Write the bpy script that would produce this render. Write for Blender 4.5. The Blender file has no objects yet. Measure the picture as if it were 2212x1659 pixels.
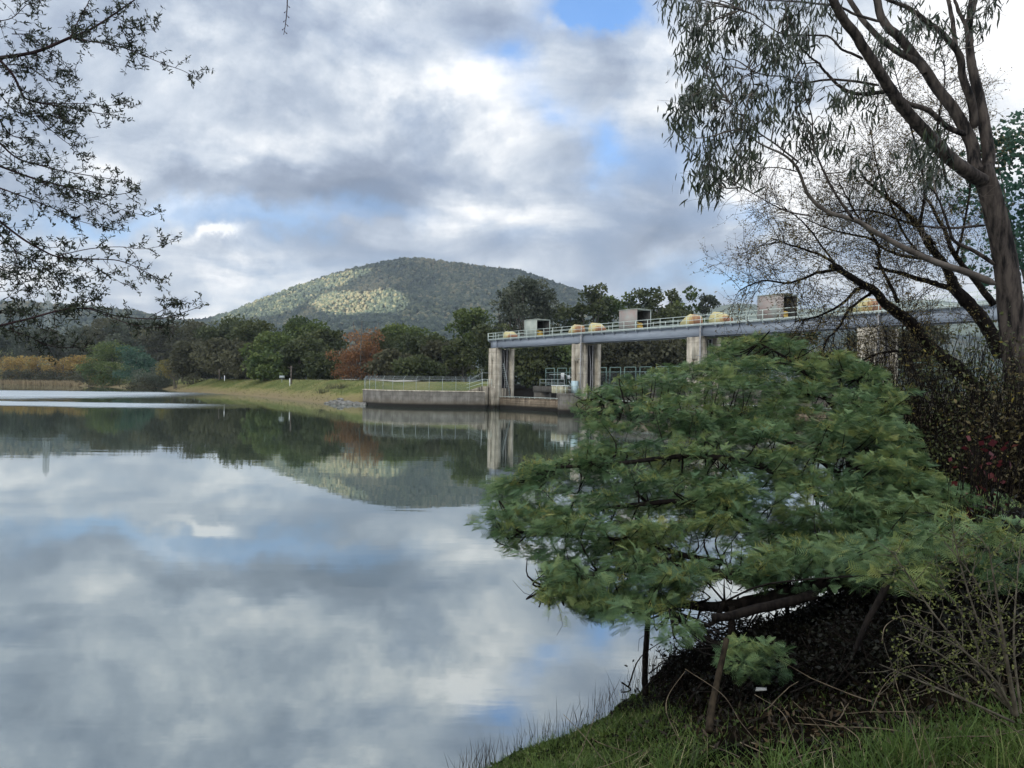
import bpy, math, random
import numpy as np
from mathutils import Vector, Matrix
rng = np.random.default_rng(7)
random.seed(7)
scene = bpy.context.scene
col = scene.collection
PI = math.pi
F = 745.0          # focal length in pixels of a 1024 wide frame
CAMZ = 4.0
TH = 0.0132        # camera roll
K = 1024.0/2212.0

# ------------------------------------------------------------------ helpers
def pt(x, y, Y):
    """photo position (2212 wide grid) at distance Y -> world point"""
    du = x*K-512; dv = y*K-384
    c, s = math.cos(TH), math.sin(TH)
    u = du*c+dv*s; v = -du*s+dv*c
    return np.array((u/F*Y, Y, CAMZ-v/F*Y))
def pts(lst, Y0, Y1=None):
    n = len(lst)
    if Y1 is None: Y1 = Y0
    return np.array([pt(a, b, Y0+(Y1-Y0)*i/max(1, n-1)) for i, (a, b) in enumerate(lst)])
def to_px(p):
    p = np.asarray(p, float)
    u = p[..., 0]/p[..., 1]*F; v = (CAMZ-p[..., 2])/p[..., 1]*F
    c, s = math.cos(TH), math.sin(TH)
    return (u*c-v*s+512)/K, (u*s+v*c+384)/K

class MB:
    def __init__(self): self.v = []; self.q = []; self.t = []; self.a = []; self.n = 0
    def add(self, v, q=None, t=None, tint=0.5):
        v = np.asarray(v, np.float32).reshape(-1, 3)
        if q is not None and len(q): self.q.append(np.asarray(q, np.int32).reshape(-1, 4)+self.n)
        if t is not None and len(t): self.t.append(np.asarray(t, np.int32).reshape(-1, 3)+self.n)
        self.v.append(v); self.a.append(np.broadcast_to(np.asarray(tint, np.float32), (len(v),)))
        self.n += len(v)
    def build(self, name, m, parent=None, smooth=False, origin=None):
        me = bpy.data.meshes.new(name)
        V = np.concatenate(self.v) if self.v else np.zeros((0, 3), np.float32)
        org = np.zeros(3)
        if origin is not None: org = np.asarray(origin, float)
        V = V-org.astype(np.float32)
        q = np.concatenate(self.q) if self.q else np.zeros((0, 4), np.int32)
        t = np.concatenate(self.t) if self.t else np.zeros((0, 3), np.int32)
        me.vertices.add(len(V)); me.vertices.foreach_set('co', V.ravel())
        me.loops.add(q.size+t.size)
        me.loops.foreach_set('vertex_index', np.concatenate([q.ravel(), t.ravel()]).astype(np.int32))
        me.polygons.add(len(q)+len(t))
        ls = np.concatenate([np.arange(len(q))*4, len(q)*4+np.arange(len(t))*3]).astype(np.int32)
        me.polygons.foreach_set('loop_start', ls)
        me.update(calc_edges=True)
        if smooth: me.polygons.foreach_set('use_smooth', np.ones(len(me.polygons), bool))
        at = me.attributes.new('tint', 'FLOAT', 'POINT')
        at.data.foreach_set('value', np.concatenate(self.a).astype(np.float32) if self.a else np.zeros(0, np.float32))
        me.materials.append(m)
        o = bpy.data.objects.new(name, me); col.objects.link(o)
        if origin is not None: o.location = org
        if parent is not None:
            o.parent = parent
            if origin is None: o.location = -Vector(parent.location)
            else: o.location = Vector(org)-Vector(parent.location)
            if parent.get('_base'): pass
        return o
def thing(name, loc, label, cat, group=None):
    o = bpy.data.objects.new(name, None); col.objects.link(o); o.location = [float(x) for x in loc]
    o.empty_display_size = 0.2
    o['label'] = label; o['category'] = cat
    if group: o['group'] = group
    return o
def tag(o, label, cat, group=None):
    o['label'] = label; o['category'] = cat
    if group: o['group'] = group
    return o
def setting(o, kind='structure'):
    o['kind'] = kind; return o

def nrm(a): return a/np.maximum(np.linalg.norm(a, axis=-1, keepdims=True), 1e-9)
def frames(d, up=None):
    """d (n,3) directions -> side, normal"""
    d = nrm(d)
    r = rng.normal(size=d.shape) if up is None else np.broadcast_to(up, d.shape)+rng.normal(size=d.shape)*0.05
    s = nrm(np.cross(d, r)); n = np.cross(s, d)
    return s, d, n
def scatter(mb, tv, tq, P, S, D, N, sc, tint=0.5, tt=None):
    """template (side, along, normal) coordinates copied to every P"""
    tv = np.asarray(tv, float); n = len(P)
    sc = np.broadcast_to(np.asarray(sc, float), (n,))[:, None, None]
    V = P[:, None, :]+sc*(tv[None, :, 0:1]*S[:, None, :]+tv[None, :, 1:2]*D[:, None, :]+tv[None, :, 2:3]*N[:, None, :])
    T = len(tv); off = (np.arange(n)*T)[:, None, None]
    q = (np.asarray(tq)[None]+off).reshape(-1, 4) if tq is not None else None
    t = (np.asarray(tt)[None]+off).reshape(-1, 3) if tt is not None else None
    ti = np.repeat(np.broadcast_to(np.asarray(tint, float), (n,)), T)
    mb.add(V.reshape(-1, 3), q, t, ti)
def segs(mb, A, B, ra, rb, k=4, tint=0.5):
    A = np.asarray(A, float); B = np.asarray(B, float); n = len(A)
    if n == 0: return
    s, d, nn = frames(B-A, up=np.array((0.13, 0.21, 0.97)))
    ang = np.arange(k)*2*PI/k
    ring = np.cos(ang)[None, :, None]*s[:, None]+np.sin(ang)[None, :, None]*nn[:, None]
    ra = np.broadcast_to(np.asarray(ra, float), (n,))[:, None, None]; rb = np.broadcast_to(np.asarray(rb, float), (n,))[:, None, None]
    V = np.concatenate([A[:, None]+ring*ra, B[:, None]+ring*rb], axis=1)
    i = np.arange(k); q = np.stack([i, (i+1) % k, (i+1) % k+k, i+k], 1)
    off = (np.arange(n)*2*k)[:, None, None]
    mb.add(V.reshape(-1, 3), (q[None]+off).reshape(-1, 4), None, np.repeat(np.broadcast_to(tint, (n,)), 2*k))
def spline(P, sub=6):
    P = np.asarray(P, float)
    if len(P) < 3: return np.array([P[0]+(P[-1]-P[0])*t for t in np.linspace(0, 1, sub+1)])
    Q = np.vstack([2*P[0]-P[1], P, 2*P[-1]-P[-2]]); out = []
    for i in range(1, len(Q)-2):
        for t in np.arange(sub)/sub:
            p0, p1, p2, p3 = Q[i-1:i+3]
            out.append(0.5*(2*p1+(p2-p0)*t+(2*p0-5*p1+4*p2-p3)*t*t+(3*p1-p0-3*p2+p3)*t**3))
    out.append(P[-1]); return np.array(out)
def tube(mb, P, r0, r1, k=8, wob=0.0, cap=True, tint=0.5, power=1.0):
    P = np.asarray(P, float); n = len(P)
    r = r0+(r1-r0)*np.linspace(0, 1, n)**power
    T = np.gradient(P, axis=0); T = nrm(T)
    s = nrm(np.cross(T[0], np.array((0.3, 0.2, 0.93))) if abs(T[0][2]) < 0.9 else np.cross(T[0], np.array((0., 1, 0))))
    ang = np.arange(k)*2*PI/k; V = []
    for i in range(n):
        s = nrm(s-T[i]*np.dot(s, T[i])); b = np.cross(T[i], s)
        rr = r[i]*(1+wob*rng.normal(size=k)*0.5)
        V.append(P[i]+(np.cos(ang)*rr)[:, None]*s+(np.sin(ang)*rr)[:, None]*b)
    V = np.array(V).reshape(-1, 3); q = []
    for i in range(n-1):
        for j in range(k): q.append((i*k+j, i*k+(j+1) % k, (i+1)*k+(j+1) % k, (i+1)*k+j))
    t = []
    if cap:
        V = np.vstack([V, P[0], P[-1]]); c0 = n*k; c1 = n*k+1
        for j in range(k): t.append((c0, (j+1) % k, j)); t.append((c1, (n-1)*k+j, (n-1)*k+(j+1) % k))
    mb.add(V, q, t, tint)
def box(mb, lo, hi, f=None, tint=0.5):
    x0, y0, z0 = lo; x1, y1, z1 = hi
    V = np.array([(x0, y0, z0), (x1, y0, z0), (x1, y1, z0), (x0, y1, z0), (x0, y0, z1), (x1, y0, z1), (x1, y1, z1), (x0, y1, z1)], float)
    if f is not None: V = np.array([f(*p) for p in V])
    mb.add(V, [(0, 3, 2, 1), (4, 5, 6, 7), (0, 1, 5, 4), (1, 2, 6, 5), (2, 3, 7, 6), (3, 0, 4, 7)], None, tint)
def prism(mb, poly, z0, z1, f=None, tint=0.5):
    """vertical prism over plan polygon"""
    n = len(poly)
    V = [(a, b, z0) for a, b in poly]+[(a, b, z1) for a, b in poly]
    if f is not None: V = [f(*p) for p in V]
    V = list(V); c = np.mean(np.array(V[n:]), axis=0); V.append(c)
    mb.add(V, [(i, (i+1) % n, n+(i+1) % n, n+i) for i in range(n)], [(2*n, n+i, n+(i+1) % n) for i in range(n)], tint)

# value noise
_perm = rng.random((256, 256))
def vnoise(x, y):
    xi = np.floor(x).astype(int); yi = np.floor(y).astype(int); xf = x-xi; yf = y-yi
    xf = xf*xf*(3-2*xf); yf = yf*yf*(3-2*yf)
    g = lambda a, b: _perm[a % 256, b % 256]
    return (g(xi, yi)*(1-xf)+g(xi+1, yi)*xf)*(1-yf)+(g(xi, yi+1)*(1-xf)+g(xi+1, yi+1)*xf)*yf
def fbm(x, y, o=4):
    s = 0; a = 0.5; t = 0
    for i in range(o): s = s+a*vnoise(x*2**i+i*17.3, y*2**i+i*9.1); t += a; a *= 0.5
    return s/t

# ------------------------------------------------------------------ materials
def newmat(name):
    m = bpy.data.materials.new(name); m.use_nodes = True
    nt = m.node_tree; nt.nodes.clear()
    out = nt.nodes.new('ShaderNodeOutputMaterial')
    return m, nt, out
def N(nt, typ, **kw):
    n = nt.nodes.new('ShaderNode'+typ)
    for k, v in kw.items():
        if k in ('inputs',):
            for a, b in v.items(): n.inputs[a].default_value = b
        else: setattr(n, k, v)
    return n
def ramp(nt, stops, fac=None, interp='LINEAR'):
    r = nt.nodes.new('ShaderNodeValToRGB'); r.color_ramp.interpolation = interp
    e = r.color_ramp.elements
    while len(e) < len(stops): e.new(0.5)
    for el, (p, c) in zip(e, stops):
        el.position = p; el.color = (*c, 1) if len(c) == 3 else c
    if fac is not None: nt.links.new(fac, r.inputs[0])
    return r
def mth(nt, op, a, b=None, clamp=False):
    n = nt.nodes.new('ShaderNodeMath'); n.operation = op; n.use_clamp = clamp
    for i, x in enumerate((a, b)):
        if x is None: continue
        if isinstance(x, (int, float)): n.inputs[i].default_value = x
        else: nt.links.new(x, n.inputs[i])
    return n.outputs[0]
def mixc(nt, fac, a, b, mode='MIX'):
    n = nt.nodes.new('ShaderNodeMix'); n.data_type = 'RGBA'; n.blend_type = mode; n.clamp_factor = True
    for sock, x in ((n.inputs[0], fac), (n.inputs[6], a), (n.inputs[7], b)):
        if isinstance(x, (int, float)): sock.default_value = x
        elif isinstance(x, tuple): sock.default_value = (*x, 1) if len(x) == 3 else x
        else: nt.links.new(x, sock)
    return n.outputs[2]
def foliage(name, stops, transl=0.25, rough=0.55, spec=0.25):
    m, nt, out = newmat(name)
    at = N(nt, 'Attribute', attribute_name='tint')
    r = ramp(nt, stops, at.outputs['Fac'])
    p = N(nt, 'BsdfPrincipled'); p.inputs['Roughness'].default_value = rough; p.inputs['Specular IOR Level'].default_value = spec
    tr = N(nt, 'BsdfTranslucent'); mx = N(nt, 'MixShader'); mx.inputs[0].default_value = transl
    nt.links.new(r.outputs[0], p.inputs['Base Color']); nt.links.new(r.outputs[0], tr.inputs[0])
    nt.links.new(p.outputs[0], mx.inputs[1]); nt.links.new(tr.outputs[0], mx.inputs[2]); nt.links.new(mx.outputs[0], out.inputs[0])
    return m
def noisy(name, c0, c1, scale=4, rough=0.8, metal=0.0, bump=0.0, detail=5, stretch=(1, 1, 1), spec=0.3, lo=0.35, hi=0.65):
    m, nt, out = newmat(name)
    tc = N(nt, 'TexCoord'); mp = N(nt, 'Mapping'); mp.inputs['Scale'].default_value = stretch
    nt.links.new(tc.outputs['Object'], mp.inputs[0])
    nz = N(nt, 'TexNoise', inputs={'Scale': scale, 'Detail': detail, 'Roughness': 0.6}); nt.links.new(mp.outputs[0], nz.inputs['Vector'])
    r = ramp(nt, [(lo, c0), (hi, c1)], nz.outputs['Fac'])
    p = N(nt, 'BsdfPrincipled'); p.inputs['Roughness'].default_value = rough; p.inputs['Metallic'].default_value = metal; p.inputs['Specular IOR Level'].default_value = spec
    nt.links.new(r.outputs[0], p.inputs['Base Color'])
    if bump:
        b = N(nt, 'Bump'); b.inputs['Strength'].default_value = bump; nt.links.new(nz.outputs['Fac'], b.inputs['Height']); nt.links.new(b.outputs[0], p.inputs['Normal'])
    nt.links.new(p.outputs[0], out.inputs[0])
    return m
def concrete(name, base, dark, tide=True, streak=1.0):
    """weathered concrete: vertical streaks, algae band at the waterline"""
    m, nt, out = newmat(name)
    g = N(nt, 'NewGeometry'); sep = N(nt, 'SeparateXYZ'); nt.links.new(g.outputs['Position'], sep.inputs[0])
    mp = N(nt, 'Mapping'); mp.inputs['Scale'].default_value = (3.0, 3.0, 0.22); nt.links.new(g.outputs['Position'], mp.inputs[0])
    n1 = N(nt, 'TexNoise', inputs={'Scale': 1.0, 'Detail': 5, 'Roughness': 0.65}); nt.links.new(mp.outputs[0], n1.inputs['Vector'])
    n2 = N(nt, 'TexNoise', inputs={'Scale': 0.9, 'Detail': 6, 'Roughness': 0.6}); nt.links.new(g.outputs['Position'], n2.inputs['Vector'])
    r1 = ramp(nt, [(0.36, (1, 1, 1)), (0.62, (0, 0, 0))], n1.outputs['Fac'])
    f1 = mth(nt, 'MULTIPLY', r1.outputs[0], 0.75*streak)
    c = mixc(nt, f1, base, dark)
    r2 = ramp(nt, [(0.38, (0.6, 0.58, 0.55)), (0.6, (1.1, 1.08, 1.05))], n2.outputs['Fac'])
    c = mixc(nt, 0.8, c, r2.outputs[0], 'MULTIPLY')
    # lift lines
    wv = mth(nt, 'FRACT', mth(nt, 'MULTIPLY', sep.outputs[2], 0.55)); ln = mth(nt, 'LESS_THAN', wv, 0.03)
    c = mixc(nt, mth(nt, 'MULTIPLY', ln, 0.35), c, (0.05, 0.045, 0.04))
    if tide:
        z = mth(nt, 'ADD', sep.outputs[2], mth(nt, 'MULTIPLY', mth(nt, 'SUBTRACT', n2.outputs['Fac'], 0.5), 0.5))
        t1 = ramp(nt, [(0.0, (1, 1, 1)), (1.0, (0, 0, 0))], mth(nt, 'MULTIPLY', mth(nt, 'SUBTRACT', z, 0.55), 1.1, True))
        c = mixc(nt, mth(nt, 'MULTIPLY', t1.outputs[0], 0.75), c, (0.085, 0.068, 0.045))
        z0 = mth(nt, 'ADD', sep.outputs[2], mth(nt, 'MULTIPLY', mth(nt, 'SUBTRACT', n2.outputs['Fac'], 0.5), 0.12))
        t2 = mth(nt, 'SUBTRACT', 1.0, mth(nt, 'MULTIPLY', mth(nt, 'SUBTRACT', z0, 0.42), 3.0, True))
        c = mixc(nt, mth(nt, 'MULTIPLY', t2, 0.93), c, (0.008, 0.008, 0.007))
    p = N(nt, 'BsdfPrincipled'); p.inputs['Roughness'].default_value = 0.9; p.inputs['Specular IOR Level'].default_value = 0.2
    b = N(nt, 'Bump'); b.inputs['Strength'].default_value = 0.3; nt.links.new(n2.outputs['Fac'], b.inputs['Height']); nt.links.new(b.outputs[0], p.inputs['Normal'])
    nt.links.new(c, p.inputs['Base Color']); nt.links.new(p.outputs[0], out.inputs[0])
    return m
def chainlink(name, colr=(0.22, 0.25, 0.24), cell=0.09, wire=0.055):
    m, nt, out = newmat(name)
    g = N(nt, 'TexCoord'); sep = N(nt, 'SeparateXYZ'); nt.links.new(g.outputs['Object'], sep.inputs[0])
    h = mth(nt, 'ADD', sep.outputs[0], mth(nt, 'MULTIPLY', sep.outputs[1], 0.83))
    fs = []
    for sgn in (1, -1):
        a = mth(nt, 'ADD', h, mth(nt, 'MULTIPLY', sep.outputs[2], sgn))
        fr = mth(nt, 'FRACT', mth(nt, 'DIVIDE', a, cell)); fs.append(mth(nt, 'LESS_THAN', fr, wire))
    f = mth(nt, 'MAXIMUM', fs[0], fs[1])
    p = N(nt, 'BsdfPrincipled'); p.inputs['Base Color'].default_value = (*colr, 1); p.inputs['Roughness'].default_value = 0.5
    t = N(nt, 'BsdfTransparent'); mx = N(nt, 'MixShader')
    nt.links.new(f, mx.inputs[0]); nt.links.new(t.outputs[0], mx.inputs[1]); nt.links.new(p.outputs[0], mx.inputs[2]); nt.links.new(mx.outputs[0], out.inputs[0])
    return m
M = {}
M['conc'] = concrete('pale_concrete', (0.56, 0.51, 0.42), (0.20, 0.17, 0.135), streak=.8)
M['conc_dark'] = concrete('stained_concrete', (0.20, 0.19, 0.17), (0.085, 0.078, 0.068), streak=.7)
M['conc_gate'] = concrete('gate_face', (0.33, 0.27, 0.20), (0.10, 0.07, 0.05))
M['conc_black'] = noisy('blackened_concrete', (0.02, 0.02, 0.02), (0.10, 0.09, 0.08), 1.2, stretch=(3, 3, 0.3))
M['girder'] = noisy('grey_blue_paint', (0.26, 0.29, 0.335), (0.33, 0.36, 0.41), 0.8, rough=0.5, stretch=(0.5, 0.5, 3))
M['rail'] = noisy('pale_green_paint', (0.50, 0.58, 0.52), (0.65, 0.70, 0.64), 3, rough=0.5)
M['steel'] = noisy('galvanised_steel', (0.30, 0.34, 0.34), (0.42, 0.46, 0.45), 3, rough=0.5, metal=0.2)
M['green_rail'] = noisy('grey_green_paint', (0.16, 0.25, 0.22), (0.22, 0.32, 0.28), 3, rough=0.5)
M['pipe'] = noisy('weathered_pipe', (0.25, 0.23, 0.22), (0.42, 0.42, 0.42), 3, rough=0.5)
M['shed'] = noisy('grey_green_sheet', (0.30, 0.34, 0.30), (0.44, 0.46, 0.40), 1.2, rough=0.7, stretch=(1, 1, 0.5))
M['shed_red'] = noisy('faded_red_sheet', (0.33, 0.34, 0.31), (0.36, 0.27, 0.24), 1.1, rough=0.7, stretch=(1, 1, 0.7))
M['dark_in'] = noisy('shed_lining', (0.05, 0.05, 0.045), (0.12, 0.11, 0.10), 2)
M['yellow'] = noisy('yellow_machine_paint', (0.50, 0.30, 0.05), (0.62, 0.42, 0.10), 3, rough=0.5)
M['cream'] = noisy('cream_paint', (0.42, 0.39, 0.26), (0.56, 0.52, 0.36), 3)
M['white'] = noisy('white_paint', (0.70, 0.70, 0.68), (0.80, 0.80, 0.78), 3)
M['pale_blue'] = noisy('pale_blue_paint', (0.42, 0.55, 0.58), (0.50, 0.62, 0.64), 3, rough=0.4)
M['mesh'] = chainlink('chain_link_mesh')
M['bark_grey'] = noisy('smooth_gum_bark', (0.012, 0.011, 0.011), (0.085, 0.070, 0.060), 3.0, lo=.38, hi=.60, bump=0.4, stretch=(3, 3, 0.7), detail=7, spec=0.06)
M['bark_pale'] = noisy('pale_gum_bark', (0.06, 0.05, 0.043), (0.20, 0.17, 0.145), 1.6, bump=0.3, stretch=(2, 2, 0.8), detail=7, spec=0.06)
M['bark_dark'] = noisy('dark_rough_bark', (0.005, 0.004, 0.004), (0.020, 0.016, 0.013), 9, bump=0.6, stretch=(2, 2, 0.6), spec=0.06)
M['bark_far'] = noisy('far_bark', (0.05, 0.042, 0.035), (0.20, 0.18, 0.15), 0.7)
M['stake'] = noisy('weathered_stake', (0.010, 0.008, 0.006), (0.045, 0.034, 0.022), 6, bump=0.5, stretch=(3, 3, 0.6), spec=0.06)
M['twig'] = noisy('dry_twig', (0.06, 0.045, 0.03), (0.22, 0.17, 0.11), 8)
M['twig_purple'] = noisy('purple_brown_twig', (0.020, 0.014, 0.016), (0.07, 0.045, 0.045), 12, spec=0.06)
M['rock'] = noisy('riprap_rock', (0.05, 0.048, 0.042), (0.30, 0.29, 0.26), 1.2, bump=0.5)
def rusty(name):
    m, nt, out = newmat(name)
    tc = N(nt, 'TexCoord'); sep = N(nt, 'SeparateXYZ'); nt.links.new(tc.outputs['Object'], sep.inputs[0])
    at = N(nt, 'Attribute', attribute_name='tint')
    mp = N(nt, 'Mapping'); mp.inputs['Scale'].default_value = (5, 5, 1.0); nt.links.new(tc.outputs['Object'], mp.inputs[0])
    nz = N(nt, 'TexNoise', inputs={'Scale': 1.2, 'Detail': 6}); nt.links.new(mp.outputs[0], nz.inputs['Vector'])
    f = mth(nt, 'ADD', mth(nt, 'MULTIPLY', mth(nt, 'SUBTRACT', nz.outputs['Fac'], 0.5), 0.9), at.outputs['Fac'])
    r = ramp(nt, [(0.42, (0.58, 0.50, 0.24)), (0.58, (0.46, 0.27, 0.11)), (0.75, (0.30, 0.13, 0.07))], f)
    p = N(nt, 'BsdfPrincipled'); p.inputs['Roughness'].default_value = 0.6
    nt.links.new(r.outputs[0], p.inputs['Base Color']); nt.links.new(p.outputs[0], out.inputs[0]); return m
M['shell'] = rusty('cream_paint_with_rust')
# ------------------------------------------------------------------ camera
cam = bpy.data.cameras.new('camera'); co = bpy.data.objects.new('camera', cam); col.objects.link(co)
cam.sensor_width = 36; cam.lens = 36*F/1024; cam.clip_start = 0.05; cam.clip_end = 30000
c_, s_ = math.cos(TH), math.sin(TH)
R = Matrix(((c_, -s_, 0), (0, 0, -1), (s_, c_, 0)))   # columns: right, up, back
co.matrix_world = Matrix.Translation((0, 0, CAMZ)) @ R.to_4x4()
scene.camera = co

# ------------------------------------------------------------------ world
SUN_EL = math.radians(34); SAZ = np.array((-0.62, -0.785)); SAZ = SAZ/np.linalg.norm(SAZ)
SD = np.array((SAZ[0]*math.cos(SUN_EL), SAZ[1]*math.cos(SUN_EL), math.sin(SUN_EL)))   # towards the sun
w = bpy.data.worlds.new('World'); scene.world = w; w.use_nodes = True
nt = w.node_tree; nt.nodes.clear()
out = nt.nodes.new('ShaderNodeOutputWorld'); bg = N(nt, 'Background'); bg.inputs['Strength'].default_value = 0.1
sky = N(nt, 'TexSky', sky_type='NISHITA', sun_disc=False, sun_elevation=SUN_EL, sun_rotation=math.atan2(SD[0], SD[1]))
sky.dust_density = 0.6; sky.ozone_density = 2.0
tc = N(nt, 'TexCoord'); sep = N(nt, 'SeparateXYZ'); nt.links.new(tc.outputs['Generated'], sep.inputs[0])
zc = mth(nt, 'MAXIMUM', sep.outputs[2], 0.0)
# cloud plane coordinates
dz = mth(nt, 'ADD', zc, 0.16)
cb = N(nt, 'CombineXYZ'); nt.links.new(mth(nt, 'DIVIDE', sep.outputs[0], dz), cb.inputs[0]); nt.links.new(mth(nt, 'DIVIDE', sep.outputs[1], dz), cb.inputs[1])
nA = N(nt, 'TexNoise', inputs={'Scale': 1.5, 'Detail': 7, 'Roughness': 0.55, 'Distortion': 0.4}); nt.links.new(cb.outputs[0], nA.inputs['Vector'])
# direction slopes (east/north, up/north) of the northern sky, warped by noise
yv = mth(nt, 'MAXIMUM', sep.outputs[1], 0.05)
cd = N(nt, 'CombineXYZ'); nt.links.new(mth(nt, 'DIVIDE', sep.outputs[0], yv), cd.inputs[0]); nt.links.new(mth(nt, 'DIVIDE', sep.outputs[2], yv), cd.inputs[1])
nW = N(nt, 'TexNoise', inputs={'Scale': 6.0, 'Detail': 7, 'Roughness': 0.6}); nt.links.new(cd.outputs[0], nW.inputs['Vector'])
wa = N(nt, 'VectorMath', operation='SUBTRACT'); nt.links.new(nW.outputs['Color'], wa.inputs[0]); wa.inputs[1].default_value = (0.5, 0.5, 0.5)
wb = N(nt, 'VectorMath', operation='SCALE'); nt.links.new(wa.outputs[0], wb.inputs[0]); wb.inputs['Scale'].default_value = 0.20
wc = N(nt, 'VectorMath', operation='ADD'); nt.links.new(cd.outputs[0], wc.inputs[0]); nt.links.new(wb.outputs[0], wc.inputs[1])
sp2 = N(nt, 'SeparateXYZ'); nt.links.new(wc.outputs[0], sp2.inputs[0])
def blob(x, y, rx, ry, amp):
    u = (x-1106)/1609; e = (827-y)/1609+0.0132*u
    a = mth(nt, 'MULTIPLY', mth(nt, 'SUBTRACT', sp2.outputs[0], u), 1609/rx); b = mth(nt, 'MULTIPLY', mth(nt, 'SUBTRACT', sp2.outputs[1], e), 1609/ry)
    s = mth(nt, 'ADD', mth(nt, 'MULTIPLY', a, a), mth(nt, 'MULTIPLY', b, b))
    return mth(nt, 'MULTIPLY', mth(nt, 'EXPONENT', mth(nt, 'MULTIPLY', s, -1.0)), amp)
def tot(l):
    s = None
    for a in l:
        v = blob(*a); s = v if s is None else mth(nt, 'ADD', s, v)
    return s
BR = [(1000, 215, 150, 90, .40), (450, 522, 75, 18, .60), (520, 610, 170, 60, .42), (1060, 480, 230, 60, .26), (2180, 100, 330, 260, .42),
      (640, 290, 150, 70, .16), (1500, 60, 180, 90, .25), (900, 60, 160, 60, .12), (1750, 330, 260, 150, .32), (60, 560, 200, 60, .25),
      (590, 425, 270, 62, -.34), (330, 150, 330, 150, -.10), (780, 330, 110, 110, -.15), (1400, 540, 260, 70, -.22), (800, 500, 170, 55, -.22), (300, 420, 200, 40, -.16),
      (1330, 230, 110, 90, -.10)]
BL = [(1285, -10, 95, 36, 1.3), (1085, 115, 60, 55, .5), (1295, 300, 45, 60, .40), (600, 478, 260, 30, .28), (1570, 600, 120, 35, .30), (1640, 440, 50, 30, .2), (1180, 230, 60, 40, .35), (200, 470, 200, 30, .3), (1400, 330, 120, 80, .12)]
front = mth(nt, 'GREATER_THAN', sep.outputs[1], 0.1)
b = mth(nt, 'MULTIPLY', tot(BR), front); g = mth(nt, 'MULTIPLY', tot(BL), front)
nA0 = mth(nt, 'MULTIPLY', mth(nt, 'SUBTRACT', nA.outputs['Fac'], 0.5), 1.9)
nC = N(nt, 'TexNoise', inputs={'Scale': 15.0, 'Detail': 6, 'Roughness': 0.62, 'Distortion': 0.6}); nt.links.new(wc.outputs[0], nC.inputs['Vector'])
nW0 = mth(nt, 'ADD', mth(nt, 'MULTIPLY', mth(nt, 'SUBTRACT', nW.outputs['Fac'], 0.5), 0.95), mth(nt, 'MULTIPLY', mth(nt, 'SUBTRACT', nC.outputs['Fac'], 0.5), 0.34))
Bv = mth(nt, 'ADD', mth(nt, 'ADD', mth(nt, 'ADD', mth(nt, 'MULTIPLY', b, 1.25), 0.53), mth(nt, 'MULTIPLY', nA0, 1.15)), mth(nt, 'MULTIPLY', nW0, 1.15))
cr = ramp(nt, [(0.0, (0.105, 0.128, 0.172)), (0.30, (0.170, 0.200, 0.255)), (0.50, (0.245, 0.280, 0.335)), (0.68, (0.345, 0.375, 0.415)), (0.88, (0.50, 0.51, 0.52)), (1.0, (0.60, 0.60, 0.60))], Bv)
cs = mixc(nt, 1.0, cr.outputs[0], (10.0, 10.0, 10.0), 'MULTIPLY')
gap = mth(nt, 'MULTIPLY', mth(nt, 'ADD', g, mth(nt, 'MULTIPLY', nA0, -0.22)), 1.6, True)
skyb = mixc(nt, 1.0, sky.outputs[0], (0.66, 0.98, 1.25), 'MULTIPLY')
fin = mixc(nt, mth(nt, 'MULTIPLY', gap, 0.92), cs, skyb)
nt.links.new(fin, bg.inputs[0]); nt.links.new(bg.outputs[0], out.inputs[0])
w.cycles.sampling_method = 'MANUAL'; w.cycles.sample_map_resolution = 512

sun = bpy.data.lights.new('sun', 'SUN'); sun.energy = 5.0; sun.angle = math.radians(0.5); sun.color = (1.0, 0.93, 0.80)
so = bpy.data.objects.new('sun', sun); col.objects.link(so)
so.rotation_euler = Vector(SD).to_track_quat('Z', 'Y').to_euler()
scene.view_settings.view_transform = 'Standard'; scene.view_settings.look = 'None'; scene.view_settings.exposure = 1.15; scene.view_settings.gamma = 1.0
scene.render.film_transparent = False
scene.cycles.max_bounces = 8; scene.cycles.diffuse_bounces = 3; scene.cycles.glossy_bounces = 3; scene.cycles.transmission_bounces = 4; scene.cycles.transparent_max_bounces = 12
scene.cycles.use_denoising = True
scene.cycles.volume_bounces = 0

# ------------------------------------------------------------------ terrain
SHORE = np.array([(-0.2, -60), (-9, -30), (-9, -6), (-6, 1.5), (-2.4, 5.2), (-0.5, 7.35), (0.0, 7.9), (0.9, 8.75), (1.85, 9.85), (2.35, 10.8), (3.6, 11.9), (6.5, 14.5), (13, 20), (26, 31), (44, 44)], float)
def sdist(x, y, line):
    """signed distance to open polyline, positive on its right hand side"""
    best = np.full(x.shape, 1e9); sg = np.ones(x.shape)
    for (ax, ay), (bx, by) in zip(line[:-1], line[1:]):
        dx, dy = bx-ax, by-ay; L = dx*dx+dy*dy
        t = np.clip(((x-ax)*dx+(y-ay)*dy)/L, 0, 1); qx = ax+t*dx; qy = ay+t*dy
        d = np.hypot(x-qx, y-qy); cr_ = (x-ax)*dy-(y-ay)*dx
        m = d < best-1e-6; best = np.where(m, d, best); sg = np.where(m, np.sign(cr_), sg)
    return best*sg
def bank_h(x, y):
    x = np.asarray(x, float); y = np.asarray(y, float)
    s = sdist(x, y, SHORE)
    s = s+(fbm(x*0.9+5, y*0.9, 3)-0.5)*0.5
    z = np.where(s > 0, 2.6*(1-np.exp(-np.maximum(s, 0)/4.6)), s*0.30)
    return z+(fbm(x*1.7, y*1.7+31, 3)-0.5)*0.16*np.clip(s+0.2, 0, 1)
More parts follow.
